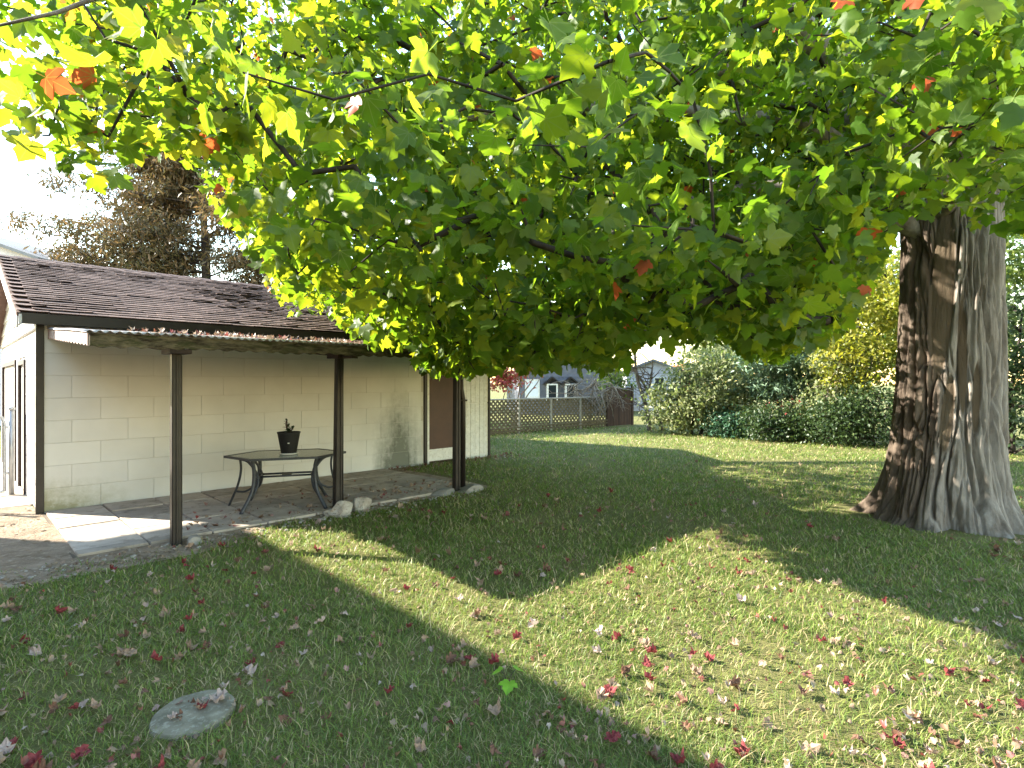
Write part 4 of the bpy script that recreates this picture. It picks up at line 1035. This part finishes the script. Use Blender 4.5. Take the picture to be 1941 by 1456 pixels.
brroof = pmat('brown_roofing', (.16, .11, .085), (.11, .08, .065), 5, .9, .4, 40, .2)
grroof = pmat('slate_roofing', (.16, .165, .18), (.20, .205, .22), 5, .85, .4, 40, .2)
blind = pmat('white_blind', (.72, .75, .8), (.66, .7, .75), 5, .6, .2, 30, .3)
gh = siding_house('grey_house', 'small blue-grey sided house beyond the lattice fence', (at(985, 740, 29).x, 29, 0), R(6), 5.4, 7, 2.1, 1.15, bluegrey, brroof, [(.35, .95, .95, 1.75, blind)])
def kennel_dormer(x):
    # small white framed opening under its own little gable roof
    a = MB().box(x - .2, x + .2, -.30, .05, .75, 1.55).build('bay_window', bpy.data.materials['window_glass'], gh)
    MB().box(x - .28, x - .2, -.32, .04, .72, 1.6).box(x + .2, x + .28, -.32, .04, .72, 1.6).box(x - .2, x + .2, -.319, .04, 1.53, 1.6).build('frame', whitep, a)
    MB().prism([(x - .45, 1.55), (x, 1.88), (x + .45, 1.55), (x + .45, 1.62), (x, 1.97), (x - .45, 1.62)], -.42, .02).build('hood', brown, a)
kennel_dormer(1.65); kennel_dormer(2.6)
siding_house('pale_house', 'pale lavender-grey sided house seen past the bare tree', (at(1188, 740, 33).x, 33, 0), R(-8), 3.0, 5, 2.3, .6, palesid, grroof, [(1.6, 2.1, 1.2, 1.9, None)])
def roof_left():
    c = at(90, 492, 22); siding_house('slate_roofed_house', 'house with grey shingled roof showing above the garage ridge', (c.x - 10.4, 22, 0), 0, 10, 7, c.z + .02, 1.75, palesid, grroof, [(3, 4, 2.5, 3.8, None)], courses=16)
roof_left()

# ------------------------------------------------------------ shrubs and trees behind
KITE = [(np.array([(0, 0, 0), (.28, .45, .05), (0, 1, -.08), (-.28, .45, .05)], np.float32), np.array([[0, 1, 2], [0, 2, 3]], np.int32)),
        (np.array([(0, 0, 0), (.34, .4, .1), (0, 1, -.2), (-.34, .4, .1)], np.float32), np.array([[0, 1, 2], [0, 2, 3]], np.int32))]
NEED = [(np.array([(-.05, 0, 0), (.05, 0, 0), (.12, .5, .03), (0, 1, -.12), (-.12, .5, .03)], np.float32), np.array([[0, 1, 2], [0, 2, 4], [2, 3, 4]], np.int32))]
STARM = LO
def plant(name, label, cat, base, blobs, n, lsize, mat, stems, group=None, shapes=KITE, up=.5, droop=.5, clump=.22, nclump=None, sun_hole=0, stemmat=None):
    """foliage in clumps over the given lobes, on stems that reach into them"""
    base = Vector(base); root = empty(name, base, 0, label, cat, group)
    B = np.array(blobs, float); wts = (B[:, 3] * B[:, 4] * B[:, 5]) ** .75; wts /= wts.sum()
    k = nclump or max(30, n // 28); which = rng.choice(len(B), k, p=wts)
    dirs = norm(rng.normal(size=(k, 3))); rr = rng.uniform(.45, 1.0, k) ** .6 * (1 + .13 * rng.normal(size=k))
    C = B[which, :3] + dirs * B[which, 3:] * rr[:, None]; C = C[C[:, 2] > .05]; dirs = dirs[:len(C)]
    per = rng.integers(0, len(C), n); P = C[per] + rng.normal(size=(n, 3)) * clump * np.array([1, 1, .7]); P = P[P[:, 2] > .02]
    sd, tp, nr = frames(len(P), up, droop); sz = lsize * np.clip(rng.normal(1, .25, len(P)), .5, 1.7)
    rn = np.clip(rng.random(len(P)) * .75 + .25 * rng.random(len(C))[per[:len(P)] % len(C)], 0, 1)
    Vv, Tt, Aa = scatter(shapes, P, sd, tp, nr, sz, rng.integers(0, len(shapes), len(P)), rn)
    o = link('crown', npmesh('crown', Vv, Tt, mat, {'rnd': Aa}), root); tag(o, kind='stuff')
    sm = stemmat or twigm
    tr = MB()
    for pts, r0 in stems:
        cc = bez(pts, 6); m = len(cc); cc = [c + Vector((mnoise.noise(c * 1.7), mnoise.noise(c * 1.7 + Vector((5, 0, 0))), 0)) * .12 * min(1, i / 3) for i, c in enumerate(cc)]
        tr.tube(cc, [r0 * (1 - .8 * i / (m - 1)) for i in range(m)], 7)
    if stems: tr.build('trunk', sm, root, True)
    # thin branches to some clumps
    br = MB()
    for c in C[rng.permutation(len(C))[:min(len(C), 60)]]:
        c = Vector(c); best = None
        for pts, r0 in stems:
            for p_ in bez(pts, 4):
                d = (p_ - c).length + max(0, p_.z - c.z) * 1.5
                if best is None or d < best[0]: best = (d, p_)
        if best: br.tube([best[1], (best[1] + c) / 2 + Vector((0, 0, .1)), c], [.022, .014, .005], 5, False)
    if stems: br.build('branches', sm, root, True)['kind'] = 'stuff'
    return root
def gl(px, base_y): return pix(px, base_y)
pale = leafmat('pale_leaf', [(0, (.10, .13, .045)), (.6, (.20, .22, .10)), (1, (.36, .35, .20))], [(0, (.16, .24, .04)), (.6, (.24, .30, .08)), (1, (.34, .34, .12))], .32)
blue = leafmat('blue_needle', [(0, (.07, .13, .08)), (1, (.17, .24, .15))], [(0, (.08, .15, .06)), (1, (.16, .24, .1))], .2)
yelm = leafmat('yellow_leaf', [(0, (.10, .13, .02)), (.5, (.22, .22, .03)), (1, (.34, .29, .05))], [(0, (.25, .32, .02)), (1, (.5, .46, .04))], .45)
dark = leafmat('dark_leaf', [(0, (.020, .045, .016)), (.7, (.045, .075, .024)), (1, (.09, .12, .04))], [(0, (.04, .08, .02)), (1, (.1, .16, .03))], .25)
mid = leafmat('mid_leaf', [(0, (.05, .09, .022)), (.7, (.09, .13, .03)), (1, (.18, .19, .06))], [(0, (.12, .22, .03)), (1, (.26, .32, .05))], .4)
redm = leafmat('red_leaf', [(0, (.10, .12, .03)), (.25, (.30, .22, .05)), (.4, (.40, .07, .07)), (1, (.50, .13, .13))], [(0, (.2, .25, .03)), (.25, (.5, .3, .06)), (.4, (.55, .08, .07)), (1, (.6, .16, .14))], .4)
orm = leafmat('orange_leaf', [(0, (.30, .14, .04)), (1, (.45, .16, .08))], [(0, (.4, .2, .05)), (1, (.5, .18, .08))], .35)
cedm = leafmat('brown_cedar', [(0, (.05, .055, .018)), (.5, (.105, .080, .036)), (1, (.20, .125, .065))], [(0, (.1, .1, .03)), (1, (.24, .14, .06))], .25)
teal = leafmat('teal_leaf', [(0, (.025, .075, .04)), (1, (.07, .15, .085))], [(0, (.04, .12, .05)), (1, (.1, .2, .1))], .3)
tanb = pmat('pale_bark', (.30, .25, .20), (.20, .165, .13), 8, .9, .4, 40, .2)

b = gl(1330, 830); plant('broadleaf_shrub', 'large pale green shrub at the lawn edge right of the bare tree', 'shrub', (b.x, b.y + 1.0, 0), [(0, 0, 1.3, 1.0, .8, 1.25), (.9, .1, 1.6, 1.1, .9, 1.25), (-.6, .1, .9, .8, .7, .9), (1.8, .2, 1.2, .9, .8, 1.2)], 11000, .115, pale, [([(0, 0, 0), (.1, 0, .8), (-.2, 0, 1.9)], .05), ([(.3, 0, 0), (.6, .1, 1), (1.0, 0, 2.3)], .06), ([(.5, 0, 0), (1.3, 0, .9), (1.9, 0, 1.9)], .05)])
b = gl(1535, 840); plant('blue_spruce', 'blue-green conifer with drooping tiers among the hedge', 'tree', (b.x, b.y + 1.8, 0), [(0, 0, 3.0, .6, .6, .7), (-.3, -.3, 2.4, 1.0, .8, .45), (.4, 0, 2.1, .9, .8, .5), (0, 0, 1.5, 1.2, 1.0, .4)], 9000, .17, blue, [([(0, 0, 0), (0, 0, 1.6), (.05, 0, 3.4)], .09)], shapes=NEED, up=.6, droop=.6, clump=.16)
b = gl(1610, 845); plant('olive_shrub', 'mixed olive shrub with bare arching stems before the yellow tree', 'shrub', (b.x, b.y + .9, 0), [(0, 0, 1.5, .8, .7, 1.1), (.5, .2, 2.3, .8, .7, .8)], 4200, .11, pale, [([(0, 0, 0), (-.3, -.2, 1.2), (.1, -.3, 2.3)], .03), ([(.2, -.5, 0), (.75, -.6, .7), (.55, -.5, 1.2), (.2, -.4, 2.2)], .025), ([(-.1, -.4, 0), (-.15, -.5, 1.3), (.3, -.4, 2.1), (.9, -.4, 2.0)], .022)], stemmat=tanb)
b = gl(1680, 850); plant('yellow_tree', 'golden yellow leafed tree beside the big maple trunk', 'tree', (b.x, b.y + 1.6, 0), [(0, 0, 3.6, 1.3, 1.2, 1.5), (.2, -.2, 2.3, 1.2, 1.0, .9), (1.0, .2, 4.4, 1.3, 1.2, 1.2)], 8500, .125, yelm, [([(.2, 0, 0), (.3, 0, 1.8), (.2, 0, 4.2)], .09), ([(.3, 0, 1.5), (.8, 0, 2.8), (1.2, 0, 4.6)], .06)])
b = gl(1690, 852); plant('dark_evergreen', 'low dark evergreen bush under the yellow tree', 'shrub', (b.x, b.y + .7, 0), [(0, 0, .8, 1.1, .7, .85), (-1.0, .2, .6, .7, .6, .6)], 6500, .085, dark, [([(0, 0, 0), (0, 0, .6), (.2, 0, 1.2)], .04)])
b = gl(1570, 842); plant('dark_evergreen', 'low dark evergreen bush under the blue-green conifer', 'shrub', (b.x, b.y + .6, 0), [(0, 0, .55, 1.0, .6, .6), (-1.2, .1, .5, .8, .6, .55)], 5000, .085, dark, [([(0, 0, 0), (0, 0, .4), (.2, 0, .9)], .04)])
b = gl(1500, 836); plant('teal_ground_shrub', 'low bright blue-green bush at the foot of the hedge', 'shrub', (b.x - .3, b.y + .35, 0), [(0, 0, .35, .55, .4, .35)], 1500, .10, teal, [([(0, 0, 0), (0, 0, .3), (.1, 0, .55)], .02)])
b = gl(1395, 832); plant('teal_ground_shrub', 'low blue-green bush under the large pale shrub', 'shrub', (b.x, b.y + .35, 0), [(0, 0, .35, .6, .4, .38)], 1500, .10, teal, [([(0, 0, 0), (0, 0, .3), (.1, 0, .55)], .02)])
b = gl(1520, 838); plant('pink_flower_shrub', 'small shrub with pinkish red flowers within the hedge', 'shrub', (b.x, b.y + .75, 0), [(0, 0, .95, .35, .25, .18), (.7, 0, .75, .4, .25, .15)], 420, .09, redm, [([(0, 0, 0), (0, 0, .5), (.1, 0, .95)], .02), ([(.5, 0, 0), (.6, 0, .4), (.7, 0, .8)], .02)])
b = gl(1935, 872); plant('dark_evergreen', 'tall dark evergreen right of the big maple trunk', 'tree', (b.x + .6, b.y + .9, 0), [(0, 0, 1.2, 1.3, 1.0, 1.3), (.3, 0, 2.6, 1.2, 1.0, 1.2)], 8000, .10, dark, [([(0, 0, 0), (0, 0, 1.5), (.2, 0, 3.4)], .08)])
b = gl(1930, 868); plant('green_tree', 'leafy green tree behind the dark evergreen by the trunk', 'tree', (b.x + 1.0, b.y + 3, 0), [(0, 0, 4.0, 1.6, 1.4, 1.6), (-.4, 0, 2.9, 1.3, 1.2, 1.0), (.8, 0, 5.4, 1.5, 1.4, 1.3)], 7500, .14, mid, [([(0, 0, 0), (0, 0, 2), (.2, 0, 5.2)], .12)])
# line of taller trees behind the hedge
for k, (px, Y, h, w, lab) in enumerate(((1385, 27, 6.0, 1.9, 'rounded green tree rising behind the large pale shrub'), (1500, 28, 7.5, 2.0, 'green tree rising behind the blue-green conifer'), (1620, 27, 8.0, 2.1, 'tall green tree behind the olive shrub'), (1790, 25, 8.5, 2.4, 'tall green tree behind the big maple trunk'), (1080, 44, 7.5, 2.6, 'distant green tree behind the small grey house'), (820, 36, 8.0, 2.6, 'green tree standing behind the far end of the garage'), (620, 34, 8.5, 2.6, 'green tree behind the middle of the garage roof'))):
    x = (px - 970.5) / F * Y
    plant('green_tree', lab, 'tree', (x, Y, 0), [(0, 0, h * .62, w, w, h * .3), (-w * .5, 0, h * .42, w * .8, w * .7, h * .2), (w * .6, .2, h * .5, w * .8, w * .7, h * .22), (.2, 0, h * .85, w * .7, w * .7, h * .16)], 6500, .21, mid if k % 2 else pale, [([(0, 0, 0), (.1, 0, h * .4), (0, 0, h * .85)], .16), ([(0, 0, h * .3), (w * .4, 0, h * .5), (w * .6, 0, h * .62)], .08), ([(0, 0, h * .28), (-w * .4, 0, h * .4), (-w * .6, 0, h * .5)], .08)], clump=.34)
x = (1268 - 970.5) / F * 48; plant('orange_tree', 'distant rounded tree turned orange-red', 'tree', (x, 48, 0), [(0, 0, 2.2, 2.0, 1.4, 1.3), (1.0, 0, 1.6, 1.4, 1.2, 1.0)], 2600, .24, orm, [([(0, 0, 0), (0, 0, 1), (.1, 0, 2.5)], .1)])
# red and yellow shrub beside the garage end
x = (985 - 970.5) / F * 21.5; plant('red_shrub', 'shrub turning red and yellow behind the lattice fence', 'shrub', (x, 21.5, 0), [(.15, 0, 3.3, .6, .6, .45), (-.5, 0, 2.5, .7, .6, .55), (-.9, 0, 1.9, .6, .5, .5), (.2, 0, 2.5, .6, .5, .5), (-.2, 0, 1.8, .5, .5, .4)], 3600, .12, redm, [([(-.3, 0, 0), (-.35, 0, 1.0), (-.9, 0, 2.2)], .03), ([(-.2, 0, 0), (.1, 0, 1.2), (.9, 0, 2.4)], .05), ([(-.1, 0, 0), (.25, 0, 1.1), (1.1, 0, 2.2)], .045), ([(-.25, 0, 0), (0, 0, 1.6), (.2, 0, 3.2)], .04), ([(-.5, 0, 0), (-.6, 0, 1.2), (-.4, 0, 2.6)], .03)], stemmat=tanb)
# bare twiggy bush hanging over the fence and bare tree
def bare_tree(name, label, base, trunkp, r0, nb, seed, reach, mat, low=.3, cat='tree', droop=0.0):
    rr = random.Random(seed); root = empty(name, base, 0, label, cat); mb = MB()
    for pts, r_ in trunkp: mb.tube(bez(pts, 6), [r_ * (1 - .6 * i / (6 * (len(pts) - 1))) for i in range(6 * (len(pts) - 1) + 1)], 8)
    mb.build('trunk', mat, root, True); tw = MB()
    for i in range(nb):
        pts, r_ = rr.choice(trunkp); c = bez(pts, 6); j = rr.randint(int(len(c) * low), len(c) - 1); p0 = c[j]
        d = Vector((rr.gauss(0, 1), rr.gauss(0, .7), rr.gauss(.25 - droop, .6))).normalized(); L = reach * rr.uniform(.4, 1.1); P_ = [p0]
        for k in range(5): d = (d + Vector((rr.gauss(0, .25), rr.gauss(0, .25), rr.gauss(.03 - droop * .35, .2)))).normalized(); P_.append(P_[-1] + d * L / 5)
        tw.tube(P_, [.02 * (1 - k / 6.) + .003 for k in range(6)], 5, False)
        for k in range(3):
            a = P_[rr.randint(2, 4)]; e = a + Vector((rr.gauss(0, 1), rr.gauss(0, 1), rr.gauss(.1 - droop, .6))).normalized() * L * .4; tw.tube([a, (a + e) / 2 + Vector((0, 0, .03)), e], [.008, .006, .003], 4, False)
    tw.build('branches', mat, root, True)['kind'] = 'stuff'; return root
bk = pmat('dark_bare_bark', (.10, .075, .06), (.19, .15, .12), 10, .9, .4, 40, .2)
b = pix(1232, 818); bare_tree('bare_tree', 'leaning bare multi-stemmed tree between fence and hedge', (b.x, b.y, 0), [([(0, 0, 0), (-.15, 0, .9), (-.45, 0, 1.9), (-.55, 0, 3.2)], .09), ([(.45, .1, 0), (.2, .1, .9), (-.25, 0, 1.7), (-.8, 0, 2.5)], .07), ([(-.2, 0, 1.1), (.0, 0, 1.6), (.1, 0, 2.3)], .05)], .1, 34, 5, 1.1, bk)
b = at(1120, 800, 21); bare_tree('twiggy_bush', 'bare drooping twiggy bush hanging over the lattice fence', (b.x, 21.2, 0), [([(0, 0, 0), (.05, 0, 1.1), (.2, -.1, 1.8)], .05), ([(.1, 0, 0), (-.3, -.1, 1.0), (-.7, -.2, 1.6)], .04), ([(.2, 0, 0), (.5, -.1, 1.1), (.8, -.2, 1.6)], .04)], .1, 90, 6, 1.2, tanb, .6, 'bush', .5)
plant('leafy_vine', 'small green leafy bush over the brown board fence', 'shrub', (at(1165, 760, 23).x, 22.6, 0), [(0, 0, 1.5, .7, .4, .6), (-.4, 0, 2.0, .6, .4, .4)], 1100, .12, mid, [([(0, 0, 0), (0, 0, .8), (-.2, 0, 1.8)], .03)])
# brown cedar behind the garage
def cedar():
    Y = 24.0; bx = (392 - 970.5) / F * Y; blobs = []; stems = [([(0, 0, 0), (.1, 0, 4), (-.1, 0, 8), (.0, 0, 12.5)], .32)]
    rr = random.Random(4)
    for i in range(58):
        z = 4.2 + 8.2 * (i / 58) + rr.uniform(-.3, .3); side_ = -1 if i % 3 else 1
        L = rr.uniform(2.4, 6.6) * (1 - .35 * max(0, (z - 7) / 6)) * (1 if side_ < 0 else .85); yy = rr.uniform(-2.2, 2.2)
        e = Vector((side_ * L, yy, z + rr.uniform(-.2, .9)))
        stems.append(([(0, 0, z - .4), (side_ * L * .5, yy * .5, z - .1), tuple(e)], .045))
        for t in (.45, .7, .95): blobs.append((e.x * t, e.y * t, z - .2 + (e.z - z) * t, 1.0, 1.0, .62))
    plant('brown_cedar', 'sparse cedar with browning drooping sprays behind the garage roof', 'tree', (bx, Y, 0), blobs, 72000, .24, cedm, stems, shapes=NEED, up=.2, droop=.9, clump=.26, nclump=1700)
cedar()

print('triangles', sum(len(m.loops) - 2 * len(m.polygons) for m in bpy.data.meshes))
